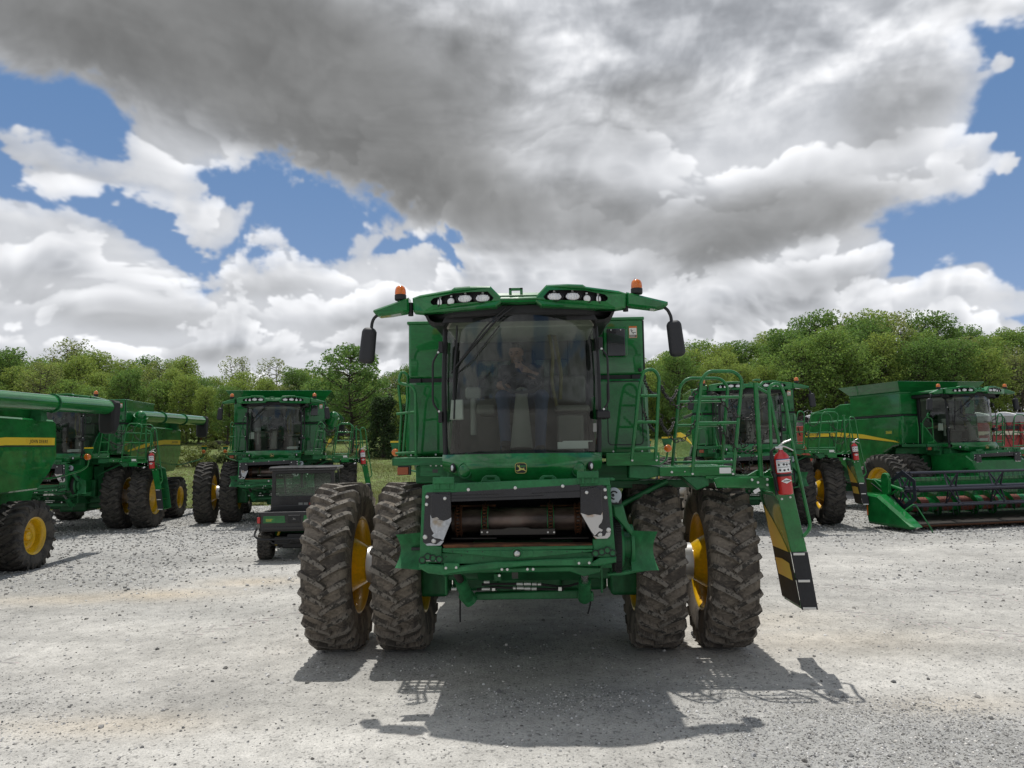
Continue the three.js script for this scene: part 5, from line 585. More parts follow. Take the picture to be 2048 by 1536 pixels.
  parts(lad, 'foot_bracket', [prism([Q(1120, 1045, zl), Q(1200, 1000, zl), Q(1220, 990, zl), Q(1250, 1048, zl)].map((p) => [p[0], p[1]]).reverse(), zl - 0.09, zl - 0.05, 0.005), prism([Q(1225, 1048, zl), Q(1290, 1010, zl), Q(1330, 985, zl), Q(1345, 1055, zl)].map((p) => [p[0], p[1]]).reverse(), zl - 0.1, zl - 0.06, 0.005)], M.green);
  const dp = 0.62;
  const front = [T(285, 455), T(300, 540), T(415, 990), T(545, 985), T(440, 530), T(425, 440)];
  const sp = part(lad, 'side_plate', prism([T(-20, 395), T(290, 380), T(425, 440), T(440, 530), T(545, 985), T(415, 992), T(312, 575), T(270, 505), T(180, 468), T(-20, 465)].reverse(), zl - 0.03, zl, 0.006), M.green);
  parts(sp, 'plate_bolt', [[337, 557], [405, 543]].map(([u, v]) => bolt(...at(T(u, v), zl), 0.012, 0.012)), M.zinc);
  const kp = part(lad, 'kick_plate', prism([T(415, 988, zl + 0.01), T(548, 988, zl + 0.01), T(632, 1452, zl + 0.01), T(503, 1456, zl + 0.01)].reverse(), zl - 0.008, zl + 0.012, 0.003), M.rubberPlate);
  parts(kp, 'clamp_bar', [[430, 525, 1003], [470, 567, 1221], [508, 617, 1443]].map(([u0, u1, v]) => { const a = T(u0, v - 10, zl + 0.02), b = T(u1, v + 10, zl + 0.02); return box(a[0], b[0], b[1], a[1], zl + 0.012, zl + 0.022, 0.004); }), M.zinc);
  part(lad, 'rear_plate', prism([T(285, 455), T(300, 540), T(415, 990), T(503, 1440), T(632, 1440), T(545, 985), T(440, 530)].reverse(), zl - dp - 0.03, zl - dp, 0.006), M.greenDull);
  // riser panel that faces the machine, painted in bands
  const edge = [[312, 560], [415, 990], [503, 1450]].map(([u, v]) => T(u, v)); const ex = (y) => { for (let i = 0; i < 2; i++) if (y <= edge[i][1] && y >= edge[i + 1][1]) return lerp(edge[i][0], edge[i + 1][0], (edge[i][1] - y) / (edge[i][1] - edge[i + 1][1])); return y > edge[0][1] ? edge[0][0] : edge[2][0]; };
  const ys = (v) => T(0, v)[1];
  const riser = (y0, y1, off = 0, f0 = 0, f1 = 1) => sheet(2, 6, (u, v) => { const y = lerp(y0, y1, v); return [ex(y) - off, y, zl - 0.03 - dp * lerp(f0, f1, u)]; });
  part(lad, 'riser_panel', [riser(ys(1440), ys(545))], M.green);
  part(lad, 'riser_band', sheet(6, 10, (u, v) => { const y = lerp(ys(1000), ys(640), v); return [ex(y) - 0.004, y, zl - 0.05 - (dp - 0.02) * lerp(0.08 + 0.85 * Math.pow(v, 1.3), 1, u)]; }), M.olive, 'yellow painted band on the upper riser');
  part(lad, 'riser_band', riser(ys(1435), ys(1002), 0.005), M.rubberPlate, 'black rubber band round the lower riser');
  part(lad, 'riser_band', sheet(6, 8, (u, v) => { const y = lerp(ys(1235), ys(1080), v), k = 0.12 * Math.abs(u - 0.5) * (v > 0.5 ? 1 : 0); return [ex(y) - 0.009, y - k * 0.3, zl - 0.05 - (dp - 0.02) * lerp(0.1, 0.92, u)]; }), M.olive, 'yellow panel inside the black rubber band');
  parts(lad, 'tread', [0.62, 0.92, 1.22, 1.52, 1.82].map((y) => box(ex(y) + 0.01, ex(y) + 0.115, y - 0.025, y, zl - dp, zl - 0.03, 0.004)), M.green);
  part(lad, 'ladder_rail', [rail([Q(1230, 1050, zl), Q(1180, 205, zl)].map((p) => p), 0.026), pipe([Q(1180, 240, zl), Q(1310, 310, zl)], 0.017, 0.02, 8), box(Q(1150, 0, zl)[0], Q(1210, 0, zl)[0], Q(0, 212, zl)[1], Q(0, 195, zl)[1], zl - 0.04, zl + 0.04, 0.01)], M.green);
  part(lad, 'ladder_rail', [pipe([Q(1330, 1000, zl), Q(1300, 270, zl), Q(1320, 225, zl), Q(1360, 212, zl), Q(1400, 225, zl), Q(1435, 290, zl), Q(1500, 700, zl), at(T(568, 790), zl + 0.02), at(T(512, 862), zl)], 0.018, 0.06, 10), pipe([Q(1310, 330, zl), Q(1400, 790, zl)], 0.017, 0.05, 8)], M.green);
  const tg = q8(1190, 1182, zl); part(lad, 'paper_tag', box(-0.035, 0.035, -0.02, 0.02, -0.001, 0.001, 0).rotateZ(0.5).translate(tg[0], tg[1], zl), M.white);
}
M.olive = M.decal; M.rubberPlate = std(rgb(0.022, 0.023, 0.027), 0.7, { map: grime });

function signalArms(c) {
  for (const s of [-1, 1]) {
    const a = part(c, 'lamp_arm', pipe([[s * 1.4, 1.86, -4.7], [s * 1.65, 1.84, -4.72], [s * 2.3, 2.0, -4.72], [s * 2.46, 2.1, -4.72], [s * 2.48, 2.24, -4.72]], 0.018, 0.12, 8), M.green);
    part(a, 'reflector_plate', [prism([[s * 2.48 - 0.11, 2.52], [s * 2.48 - 0.045, 2.28], [s * 2.48 + 0.045, 2.28], [s * 2.48 + 0.11, 2.52]], -4.72, -4.71, 0.002)], M.greenDull); part(a, 'reflector_band', box(s * 2.48 - 0.1, s * 2.48 + 0.1, 2.49, 2.52, -4.71, -4.702, 0), M.decal);
    part(a, 'amber_lens', lathe([[0, 0.05], [0.05, 0.045], [0.068, 0.02], [0.07, -0.02], [0.05, -0.03], [0, -0.03]], 20).rotateX(Math.PI / 2).translate(s * 2.48, 2.31, -4.67), M.amber);
  }
}
function addHopper(c) {
  const b = [[-1.42, -0.12], [1.42, -0.12], [1.42, -2.46], [-1.42, -2.46]], t = [[-1.70, 0.14], [1.70, 0.14], [1.70, -2.78], [-1.70, -2.78]];
  for (let i = 0; i < 4; i++) { const j = (i + 1) % 4; const o = sheet(1, 1, (u, v) => { const p = v ? t : b; return [lerp(p[i][0], p[j][0], u), v ? 4.28 : 3.93, lerp(p[i][1], p[j][1], u)]; }); const inn = sheet(1, 1, (u, v) => { const p = v ? t : b, k = 0.982; return [lerp(p[i][0], p[j][0], u) * k, (v ? 4.28 : 3.93) + 0.004, lerp(p[i][1], p[j][1], u) * k - 0.02]; }); const cap = sheet(1, 1, (u, v) => [lerp(t[i][0], t[j][0], u) * (v ? 0.982 : 1), 4.28 + v * 0.004, lerp(t[i][1], t[j][1], u) * (v ? 0.982 : 1) - v * 0.02]); part(c, 'hopper_flap', [o, inn, cap], M.green); }
  part(c, 'hopper_cover', [box(-0.6, 0.7, 4.2, 4.33, -1.6, -1.2, 0.02)], M.green);
}
function addAuger(c, reach = 6.7) {
  const x = 1.72, y = 3.44, r = 0.178, A = [x, y, -0.65], B = [x + 0.05, y + 0.09, -reach];
  const a = part(c, 'unloading_auger', [rod(A, B, r, r, 32), new THREE.SphereGeometry(r * 1.02, 24, 12).translate(...A), rod([x - 0.1, 3.2, -0.75], A, 0.24, 0.22, 24)], M.green);
  part(a, 'flange', [0.28, 0.62].map((t) => { const p = V(...A).lerp(V(...B), t); return [rod([p.x, p.y, p.z + 0.02], [p.x, p.y, p.z - 0.02], r + 0.035, r + 0.035, 32), ...[...Array(14)].map((_, i) => { const q = i / 14 * 6.283; return rod([p.x + Math.cos(q) * (r + 0.02), p.y + Math.sin(q) * (r + 0.02), p.z + 0.035], [p.x + Math.cos(q) * (r + 0.02), p.y + Math.sin(q) * (r + 0.02), p.z - 0.035], 0.012, 0.012, 6); })]; }), M.greenDull);
  part(a, 'spout', (() => { const pr = [[-0.24, 0.19], [-0.26, -0.1], [-0.2, -0.5], [-0.05, -0.74], [0.14, -0.72], [0.2, -0.4], [0.16, 0.1], [0.1, 0.2]]; return sideways(pr.map(([q, w]) => [B[2] + q * 0.9 + 0.02, B[1] + w * 0.88]), x - 0.15, x + 0.24, 0.06); })(), M.rubber);
  part(c, 'auger_cradle', [box(1.2, 1.6, 3.1, 3.44, -4.6, -4.4, 0.02)], M.greenDull);
  part(c, 'tank_corner_box', [box(1.35, 1.50, 3.3, 3.95, -0.6, -0.1, 0.02)], M.green);
}
// ---------------------------------------------------------------- the harvesters in the yard
const D2R = Math.PI / 180;
const mainCombine = buildCombine();
addFeeder(mainCombine); addPlatforms(mainCombine); signalArms(mainCombine);
const place = (c, x, z, yaw) => { c.position.set(x, groundY(x, z), z); c.rotation.y = yaw * D2R; return c; };
function another() { const c = mainCombine.clone(); c.name = numbered('combine_harvester'); scene.add(c); c.traverse((o) => { if (o.name === 'tyre') o.material = [M.tyreClean, M.tyreClean]; }); return c; }
const cB = another(), cE = another(), cF = another(), cC = another(), cD = another();
addHopper(cB); addAuger(cB, 6.7); addHopper(cF); addAuger(cC, 6.8); addAuger(cD, 6.9);
place(mainCombine, POSE.x, POSE.z, -1.9); place(cB, -7.75, -25.6, 11); place(cE, 6.75, -22.5, -6.6); place(cF, 13.95, -25.1, 14.2); place(cC, -13.45, -23.6, 5.2); place(cD, -11.83, -12.3, 0);
// ---------------------------------------------------------------- fire extinguishers on the ladders
const extLabel = printed(256, 256, (x, w, h) => { x.fillStyle = '#e9ebea'; x.fillRect(0, 0, w, h); x.fillStyle = '#2d4a86'; x.fillRect(0, 0, w, 16); x.fillStyle = '#b22'; x.font = 'bold 22px sans-serif'; x.fillText('FIRE EXTINGUISHER', 18, 48); x.fillStyle = '#222'; for (const [a, b] of [[30, 90], [104, 86], [150, 92], [204, 84], [40, 190], [104, 196], [166, 190]]) { x.fillRect(a, b, 26, 40); x.fillRect(a - 10, b + 12, 44, 10); } x.fillStyle = '#666'; for (let i = 0; i < 4; i++) x.fillRect(20, 60 + i * 7, 210 - (i % 2) * 40, 3); for (let i = 0; i < 3; i++) x.fillRect(20, 146 + i * 9, 214 - (i % 2) * 50, 4); });
function extinguisher() {
  const g = group(scene, 'fire_extinguisher'), r = 0.082;
  part(g, 'cylinder', lathe([[0, 0], [r * 0.9, 0], [r, 0.012], [r, 0.40], [r * 0.93, 0.435], [r * 0.6, 0.468], [0.03, 0.48], [0.028, 0.50], [0, 0.50]], 36), M.red);
  const lb = new THREE.CylinderGeometry(r + 0.0012, r + 0.0012, 0.15, 32, 1, true, -1.15, 2.3); const m = new THREE.Mesh(lb.translate(0, 0.325, 0), std(new THREE.Color(1, 1, 1), 0.4, { map: extLabel })); m.name = 'paper_label'; g.add(m);
  part(g, 'strap', [lathe([[r + 0.001, 0.205], [r + 0.006, 0.205], [r + 0.006, 0.235], [r + 0.001, 0.235]], 32), box(-r - 0.03, -r - 0.004, -0.0, 0.5, -0.03, 0.0, 0.006), box(-r - 0.035, -r + 0.0, 0.2, 0.245, -0.02, 0.03, 0.006), box(r - 0.005, r + 0.03, 0.21, 0.23, -0.01, 0.01, 0.004)], M.black);
  part(g, 'diamond_mark', prism([[-0.06, 0.155], [0, 0.125], [0.06, 0.155], [0, 0.185]], r - 0.002, r + 0.002, 0), M.white); part(g, 'diamond_print', box(-0.035, 0.035, 0.150, 0.160, r + 0.002, r + 0.003, 0), M.greyDark);
  part(g, 'valve', [rod([0, 0.49, 0], [0, 0.545, 0], 0.022), rod([-0.06, 0.525, 0.01], [0.02, 0.525, 0.01], 0.014)], M.zinc);
  part(g, 'handle', [pipe([[-0.03, 0.53, 0], [0.03, 0.575, 0], [0.13, 0.605, 0]], 0.010, 0.03, 6), pipe([[0.0, 0.545, 0], [0.06, 0.53, 0], [0.14, 0.48, 0]], 0.008, 0.03, 6)], M.zinc);
  part(g, 'hose', pipe([[-0.06, 0.525, 0.01], [-0.11, 0.50, 0.0], [-0.125, 0.38, 0.0], [-0.10, 0.22, 0.02], [-0.09, 0.05, 0.03]], 0.012, 0.05, 8), M.rubber);
  return g;
}
const extAt = L(1573, 989, 1.13), ext0 = extinguisher();
const hang = (e, c, label) => { e.position.set(extAt[0], extAt[1], 1.11).applyMatrix4(new THREE.Matrix4().makeRotationY(c.rotation.y).setPosition(c.position)); e.rotation.set(0, c.rotation.y, 0); e.rotateZ(0.075); e.scale.setScalar(0.94); tag(e, label, 'fire extinguisher', 'fire extinguishers strapped to the ladders'); };
hang(ext0, mainCombine, 'red fire extinguisher strapped to the ladder of the mud-caked harvester');
for (const [c, l] of [[cB, 'red fire extinguisher on the harvester with raised hopper behind the utility vehicle'], [cE, 'red fire extinguisher on the harvester parked next to the one with the cutting header'], [cC, 'red fire extinguisher on the harvester with folded auger, left of the utility vehicle']]) { const e = ext0.clone(); e.name = numbered('fire_extinguisher'); scene.add(e); hang(e, c, l); }
tag(mainCombine, 'green combine harvester with muddy dual wheels and an operator in its cab', 'combine harvester', 'green combine harvesters in the yard');
tag(cB, 'green combine harvester with raised hopper, behind the black utility vehicle', 'combine harvester', 'green combine harvesters in the yard');
tag(cE, 'green combine harvester with closed tank, seen through the railings of the muddy one', 'combine harvester', 'green combine harvesters in the yard');
tag(cF, 'green combine harvester lettered S660 with the wide cutting header on its front', 'combine harvester', 'green combine harvesters in the yard');
tag(cC, 'green combine harvester with folded auger, half hidden behind another harvester\'s auger', 'combine harvester', 'green combine harvesters in the yard');
tag(cD, 'green combine harvester of which only rear wheel, lettered panel and auger show', 'combine harvester', 'green combine harvesters in the yard');
{ const t = printed(256, 96, (x, w, h) => { x.fillStyle = '#1b6a33'; x.fillRect(0, 0, w, h); x.fillStyle = '#d9c23a'; x.font = 'bold 78px sans-serif'; x.textAlign = 'center'; x.textBaseline = 'middle'; x.fillText('S660', w / 2, h / 2 + 4); }); const p = panel(0.42, 0.157, t); p.name = 'model_lettering'; p.position.set(-1.4945, 2.66, -0.62); p.rotation.y = -Math.PI / 2; cF.add(p); }
// ---------------------------------------------------------------- cutting header in front of the lettered harvester
{
  const h = group(scene, 'cutting_header'); h.position.copy(cF.position); h.rotation.copy(cF.rotation); tag(h, 'wide green cutting header with dark reel and rusty auger', 'header');
  const W = 4.65, navy = std(rgb(0.016, 0.018, 0.030), 0.5), rustRed = std(rgb(0.20, 0.065, 0.045), 0.7, { map: M.rust.map });
  part(h, 'back_sheet', [sideways([[2.42, 0.3], [2.47, 0.3], [2.47, 1.22], [2.42, 1.22]], -W, W, 0.004), box(-W, W, 1.2, 1.32, 2.34, 2.48, 0.02)], M.green);
  part(h, 'floor_pan', sideways([[2.45, 0.30], [2.45, 0.27], [2.9, 0.20], [3.55, 0.13], [3.7, 0.13], [3.7, 0.15], [2.9, 0.235]], -W, W, 0.004), M.darkSteel);
  part(h, 'tool_bar', [box(-W, W, 0.55, 0.75, 2.2, 2.4, 0.02)], M.green);
  part(h, 'feed_collar', [sideways([[1.9, 1.9], [1.9, 1.0], [2.4, 0.6], [2.45, 1.2], [2.15, 1.75]], -1.0, 0.95, 0.03)], M.green);
  const tube = part(h, 'feed_auger', rod([-W + 0.08, 0.60, 2.86], [W - 0.08, 0.60, 2.86], 0.2, 0.2, 32), rustRed);
  const flight = (x0, x1, hand) => sheet(140, 1, (u, v) => { const a = hand * u * (Math.abs(x1 - x0) / 0.62) * 6.2832, r = 0.2 + v * 0.13; return [lerp(x0, x1, u), 0.60 + Math.cos(a) * r, 2.86 + Math.sin(a) * r]; });
  part(tube, 'flighting', flight(-W + 0.1, -0.6, 1), M.green); part(tube, 'flighting', flight(W - 0.1, 0.6, -1), M.green);
  for (let k = 0; k < 12; k++) { const x = -W + 0.45 + k * 0.78; part(tube, 'paint_band', rod([x, 0.60, 2.86], [x + 0.26, 0.60, 2.86], 0.202, 0.202, 32), M.green); }
  // reel
  const ry = 1.06, rz = 3.42, rr = 0.50; const reel = part(h, 'reel', [rod([-W + 0.12, ry, rz], [W - 0.12, ry, rz], 0.085, 0.085, 20)], navy);
  for (let k = 0; k < 6; k++) { const a = k / 6 * 6.2832 + 0.5, y = ry + Math.cos(a) * rr, z = rz + Math.sin(a) * rr; const b = part(reel, 'bat', [rod([-W + 0.12, y, z], [W - 0.12, y, z], 0.032, 0.032, 8)], navy); }
  part(reel, 'tines', [...Array(6)].map((_, k) => { const a = k / 6 * 6.2832 + 0.5, y = ry + Math.cos(a) * rr, z = rz + Math.sin(a) * rr; return [...Array(56)].map((_, i) => { const x = -W + 0.25 + i * 0.162; return rod([x, y, z], [x, y - 0.24, z + 0.03], 0.007, 0.004, 4); }); }), navy).userData.kind = 'stuff';
  for (let i = 0; i < 7; i++) { const x = -W + 0.16 + i * ((2 * W - 0.32) / 6); part(reel, 'spider', [...Array(6)].map((_, k) => { const a = k / 6 * 6.2832 + 0.5; return [rod([x - 0.09, ry + Math.cos(a) * 0.08, rz + Math.sin(a) * 0.08], [x, ry + Math.cos(a) * rr, rz + Math.sin(a) * rr], 0.028, 0.018, 6), rod([x + 0.09, ry + Math.cos(a) * 0.08, rz + Math.sin(a) * 0.08], [x, ry + Math.cos(a) * rr, rz + Math.sin(a) * rr], 0.028, 0.018, 6)]; }), navy); }
  // reel end frame, ends, dividers
  for (const s of [-1, 1]) {
    part(h, 'reel_arm', [rod([s * (W - 0.02), 1.28, 2.45], [s * (W - 0.02), 1.05, 3.5], 0.05), rod([s * (W - 0.02), 0.7, 2.6], [s * (W - 0.02), 1.05, 3.3], 0.035)], M.green);
    const hexa = [...Array(6)].map((_, k) => [rz + Math.sin(k / 6 * 6.2832) * 0.52, ry + Math.cos(k / 6 * 6.2832) * 0.52]); part(reel, 'reel_end', sideways(hexa, s * (W - 0.11), s * (W - 0.09), 0.003, [[...Array(6)].map((_, k) => [rz + Math.sin(k / 6 * 6.2832) * 0.40, ry + Math.cos(k / 6 * 6.2832) * 0.40])]), navy);
    part(h, 'reel_drive_cover', sideways(rounded(2.85, 3.15, 0.9, 1.5, 0.14), s * (W + 0.03), s * (W + 0.13), 0.02), M.green);
    part(h, 'end_panel', sideways([[2.2, 1.32], [2.5, 1.3], [3.0, 0.95], [3.75, 0.35], [3.75, 0.10], [2.3, 0.10], [2.2, 0.4]], s * (W + 0.0), s * (W + 0.06), 0.012), M.green);
    part(h, 'crop_divider', [...[0].map(() => { const pr = [[2.45, 0.95], [3.05, 0.92], [3.9, 0.42], [4.28, 0.16], [4.1, 0.09], [2.6, 0.12]]; return sideways(pr, s * (W + 0.06), s * (W + 0.42), 0.07); })], M.green);
    part(h, 'divider_rod', pipe([[s * (W + 0.1), 0.5, 3.6], [s * (W - 0.1), 0.72, 3.8], [s * (W - 0.16), 0.10, 4.25], [s * (W - 0.14), 0.02, 4.3]], 0.02, 0.1, 6), M.green);
    part(h, 'hydraulic_pipe', [pipe([[s * (W + 0.03), 1.25, 2.4], [s * (W + 0.05), 1.0, 2.9], [s * (W + 0.02), 0.8, 3.2]], 0.018, 0.1, 6), pipe([[s * (W + 0.07), 1.2, 2.4], [s * (W + 0.09), 0.95, 2.9]], 0.014, 0.1, 6)], M.rubber);
    part(h, 'side_reflector', box(s * (W + 0.42), s * (W + 0.425), 0.35, 0.62, 2.62, 2.66, 0), M.orange);
    const bd = part(h, 'badge', sideways(rounded(2.5, 2.72, 0.62, 0.86, 0.04), s * (W + 0.42), s * (W + 0.428), 0), M.black); part(bd, 'stag', sideways(STAG.map(([u, v]) => [2.5 + 0.22 * u, 0.62 + 0.24 * v]), s * (W + 0.427), s * (W + 0.431), 0), M.decal);
  }
  part(h, 'knife_bar', [box(-W, W, 0.10, 0.135, 3.66, 3.76, 0.004)], M.rust);
  part(h, 'knife_guards', [...Array(122)].map((_, i) => rod([-W + 0.04 + i * 0.0762, 0.115, 3.74], [-W + 0.04 + i * 0.0762, 0.105, 3.86], 0.016, 0.004, 5)), M.rust).userData.kind = 'stuff';
}
// ---------------------------------------------------------------- utility vehicle seen from behind
{
  const v = group(scene, 'utility_vehicle'); const x0 = -4.70, z0 = -16.95; v.position.set(x0, groundY(x0, z0), z0); v.rotation.y = 0.10; tag(v, 'black and green utility vehicle with cargo box and roof', 'utility vehicle');
  const blk = phys(rgb(0.026, 0.026, 0.028), 0.45, { map: grime, roughnessMap: roughNoise });
  const smallTyre = (x, z) => { const g = group(v, 'wheel', [x, 0.305, z]); const t = new THREE.Mesh(tyreGeo(0.31, 0.27, 0.16, 18, 0.022, 0.09), [M.tyreClean, M.tyreClean]); t.name = 'tyre'; g.add(t); part(g, 'rim', lathe([[0, 0.03], [0.09, 0.05], [0.15, 0.02], [0.165, 0.1], [0.165, -0.1], [0.15, -0.05], [0, -0.05]], 24).rotateZ(-Math.PI / 2), M.darkSteel); };
  for (const s of [-1, 1]) { smallTyre(s * 0.66, 0.05); smallTyre(s * 0.66, -1.95); }
  part(v, 'frame', [box(-0.45, 0.45, 0.34, 0.5, -2.3, 0.3, 0.02), box(-0.6, 0.6, 0.26, 0.34, 0.0, 0.1, 0.02), box(-0.3, 0.3, 0.24, 0.4, -0.2, 0.25, 0.03), rod([-0.6, 0.3, 0.05], [0.6, 0.3, 0.05], 0.035)], M.black);
  part(v, 'shock_absorber', rod([-0.45, 0.3, 0.1], [-0.38, 0.6, 0.1], 0.03), M.decal); part(v, 'shock_absorber', rod([0.45, 0.3, 0.1], [0.38, 0.6, 0.1], 0.03), M.decal);
  const bx = part(v, 'cargo_box', [box(-0.72, 0.72, 0.62, 0.68, -0.62, 0.46, 0.01), box(-0.74, -0.68, 0.62, 1.0, -0.62, 0.46, 0.02), box(0.68, 0.74, 0.62, 1.0, -0.62, 0.46, 0.02), box(-0.7, 0.7, 0.64, 1.1, -0.64, -0.58, 0.02), box(-0.74, 0.74, 0.98, 1.03, 0.40, 0.48, 0.015)], blk);
  const tg = part(v, 'tailgate', [box(-0.70, 0.70, 0.64, 1.0, 0.44, 0.49, 0.015), box(-0.66, 0.66, 0.66, 0.72, 0.48, 0.51, 0.01)], blk);
  part(tg, 'tailgate_panel', prism([[-0.65, 0.80], [-0.18, 0.80], [-0.20, 0.95], [-0.64, 0.95]], 0.488, 0.498, 0.004), M.green); part(tg, 'tailgate_panel', prism([[0.18, 0.80], [0.65, 0.80], [0.64, 0.95], [0.20, 0.95]], 0.488, 0.498, 0.004), M.green);
  part(tg, 'latch', [box(-0.13, 0.13, 0.80, 0.96, 0.488, 0.51, 0.02), box(-0.07, 0.07, 0.83, 0.93, 0.505, 0.515, 0.006)], M.black); part(tg, 'stag', prism(STAG.map(([a, b]) => [-0.04 + 0.08 * a, 0.845 + 0.07 * b]), 0.515, 0.518, 0), M.greyLight);
  { const t = printed(256, 96, (x, w, h) => { x.fillStyle = '#2f7a3f'; x.fillRect(0, 0, w, h); x.fillStyle = '#d8c33c'; x.font = 'bold 30px sans-serif'; x.fillText('JOHN DEERE', 22, 40); x.font = 'bold 44px sans-serif'; x.fillText('GATOR', 22, 84); }); const p = panel(0.2, 0.075, t); p.name = 'lettering'; p.position.set(-0.5, 0.865, 0.4995); tg.add(p); }
  for (const s of [-1, 1]) { const l = part(v, 'tail_lamp', box(s * 0.70, s * 0.765, 0.80, 0.93, 0.42, 0.5, 0.01), M.red); part(l, 'clear_lens', box(s * 0.70, s * 0.765, 0.70, 0.79, 0.42, 0.5, 0.01), M.grey); }
  part(v, 'rear_bumper', [pipe([[-0.78, 0.72, 0.40], [-0.82, 0.55, 0.52], [-0.7, 0.47, 0.58], [0.7, 0.47, 0.58], [0.82, 0.55, 0.52], [0.78, 0.72, 0.40]], 0.022, 0.08, 8), pipe([[-0.5, 0.47, 0.57], [-0.42, 0.38, 0.57], [-0.1, 0.38, 0.57], [0, 0.46, 0.57]], 0.018, 0.05, 8), box(-0.15, 0.5, 0.40, 0.56, 0.42, 0.46, 0.01)], M.black);
  part(v, 'side_body', [box(-0.7, 0.7, 0.45, 0.62, -2.2, -0.4, 0.04), box(-0.68, 0.68, 0.6, 1.0, -2.5, -2.1, 0.08), box(-0.66, 0.66, 0.42, 0.5, -2.1, -0.4, 0.02)], M.green);
  part(v, 'seat', [box(-0.62, 0.62, 0.78, 0.92, -1.15, -0.72, 0.05), box(-0.62, 0.62, 0.9, 1.35, -0.80, -0.70, 0.05)], M.greyDark);
  const rp = (y0, y1, x0_, x1_) => pipe([[x0_, y0, -0.66], [x1_, y1, -0.72]], 0.028, 0, 8);
  part(v, 'roll_cage', [rp(1.0, 1.86, -0.70, -0.66), rp(1.0, 1.86, 0.70, 0.66), pipe([[-0.66, 1.86, -0.72], [-0.64, 1.88, -1.7], [-0.66, 1.0, -2.2]], 0.028, 0.15, 8), pipe([[0.66, 1.86, -0.72], [0.64, 1.88, -1.7], [0.66, 1.0, -2.2]], 0.028, 0.15, 8)], M.black);
  part(v, 'rear_cab_panel', [prism([[-0.72, 1.0], [0.72, 1.0], [0.70, 1.35], [0.69, 1.88], [-0.69, 1.88], [-0.70, 1.35]], -0.68, -0.62, 0.012, [rounded(-0.61, 0.61, 1.30, 1.80, 0.05)]), prism([[-0.68, 1.02], [0.68, 1.02], [0.55, 1.24], [-0.45, 1.24]], -0.63, -0.60, 0.01)], blk);
  part(v, 'rear_window', box(-0.62, 0.62, 1.29, 1.81, -0.652, -0.647, 0), phys(rgb(0.70, 0.80, 0.74), 0.05, { transmission: 1, thickness: 0 })); part(v, 'front_window', sheet(2, 2, (a, b) => [lerp(-0.62, 0.62, a), lerp(1.0, 1.85, b), lerp(-2.15, -1.72, b)]), phys(rgb(0.8, 0.85, 0.82), 0.05, { transmission: 1, thickness: 0 }));
  for (let k = 0; k < 4; k++) part(v, 'warning_sticker', box(-0.10 + k * 0.115, -0.01 + k * 0.115, 1.08, 1.15, -0.60, -0.597, 0), k === 2 ? M.redDull : k === 3 ? M.greyDark : M.greyLight);
  part(v, 'steering_wheel', new THREE.TorusGeometry(0.17, 0.014, 6, 24).rotateX(-0.6).translate(-0.32, 1.22, -1.62), M.black);
  part(v, 'roof', [flat([[-0.76, -0.58], [0.76, -0.58], [0.76, -1.8], [0.6, -1.95], [-0.6, -1.95], [-0.76, -1.8]], 1.89, 1.965, 0.03), box(-0.74, 0.74, 1.86, 1.90, -0.66, -0.56, 0.012)], blk);
}
// ---------------------------------------------------------------- red grain wagon behind, implements on the field
{
  const w = group(scene, 'grain_wagon'); const z0 = -35; w.position.set(18.4, groundY(18.4, z0), z0); tag(w, 'red grain wagon with pale top rail and tarp bows behind the harvesters', 'wagon');
  const Y = 0.0;
  part(w, 'box_side', [sideways([[-1.3, 1.5], [-1.1, 3.0], [1.1, 3.0], [1.3, 1.5], [0.7, 1.0], [-0.7, 1.0]], -5.3, 5.6, 0.02)], M.redDull);
  part(w, 'top_board', box(-5.32, 5.62, 3.0, 3.3, 0.98, 1.12, 0.01), M.greyLight); part(w, 'top_board', box(-5.32, 5.62, 3.0, 3.3, -1.12, -0.98, 0.01), M.white);
  part(w, 'tarp', [sheet(40, 10, (u, v) => [lerp(-5.3, 5.6, u), 3.3 + 0.16 * Math.sin(v * Math.PI), lerp(1.1, -1.1, v)])], std(rgb(0.13, 0.135, 0.145), 0.5));
  for (let i = 0; i < 9; i++) { const x = -4.9 + i * 1.25; part(w, 'side_rib', prism([[x - 0.05, 1.45], [x + 0.05, 1.45], [x + 0.05, 3.0], [x - 0.05, 3.0]], 1.1, 1.32, 0.01), M.redDull); part(w, 'tarp_bow', pipe([...Array(9)].map((_, k) => [x, 3.31 + 0.17 * Math.sin(k / 8 * Math.PI), 1.1 - k / 8 * 2.2]), 0.025, 0.1, 6), M.white); }
  part(w, 'stripe_board', box(-5.3, 5.6, 2.45, 2.62, 1.17, 1.23, 0.004), std(rgb(0.62, 0.55, 0.42), 0.6)); part(w, 'window_strip', box(3.0, 4.6, 2.7, 2.85, 1.16, 1.2, 0.004), M.black);
  for (const x of [-3.2, 3.2]) for (const s of [-1, 1]) { const g = group(w, 'wheel', [x, 0.6, s * 1.1]); g.rotation.y = Math.PI / 2; const t = new THREE.Mesh(tyreGeo(0.6, 0.45, 0.3, 20, 0.03, 0.12), [M.tyreClean, M.tyreClean]); t.name = 'tyre'; g.add(t); part(g, 'rim', lathe([[0, 0.02], [0.28, 0.04], [0.31, 0.15], [0.31, -0.15], [0.28, -0.04], [0, -0.02]], 24).rotateZ(-Math.PI / 2), M.white); }
  part(w, 'undercarriage', [box(-5, 5.3, 0.85, 1.05, -0.5, 0.5, 0.02), box(-3.3, -3.1, 0.5, 0.7, -1.1, 1.1, 0.02), box(3.1, 3.3, 0.5, 0.7, -1.1, 1.1, 0.02)], M.black);
}

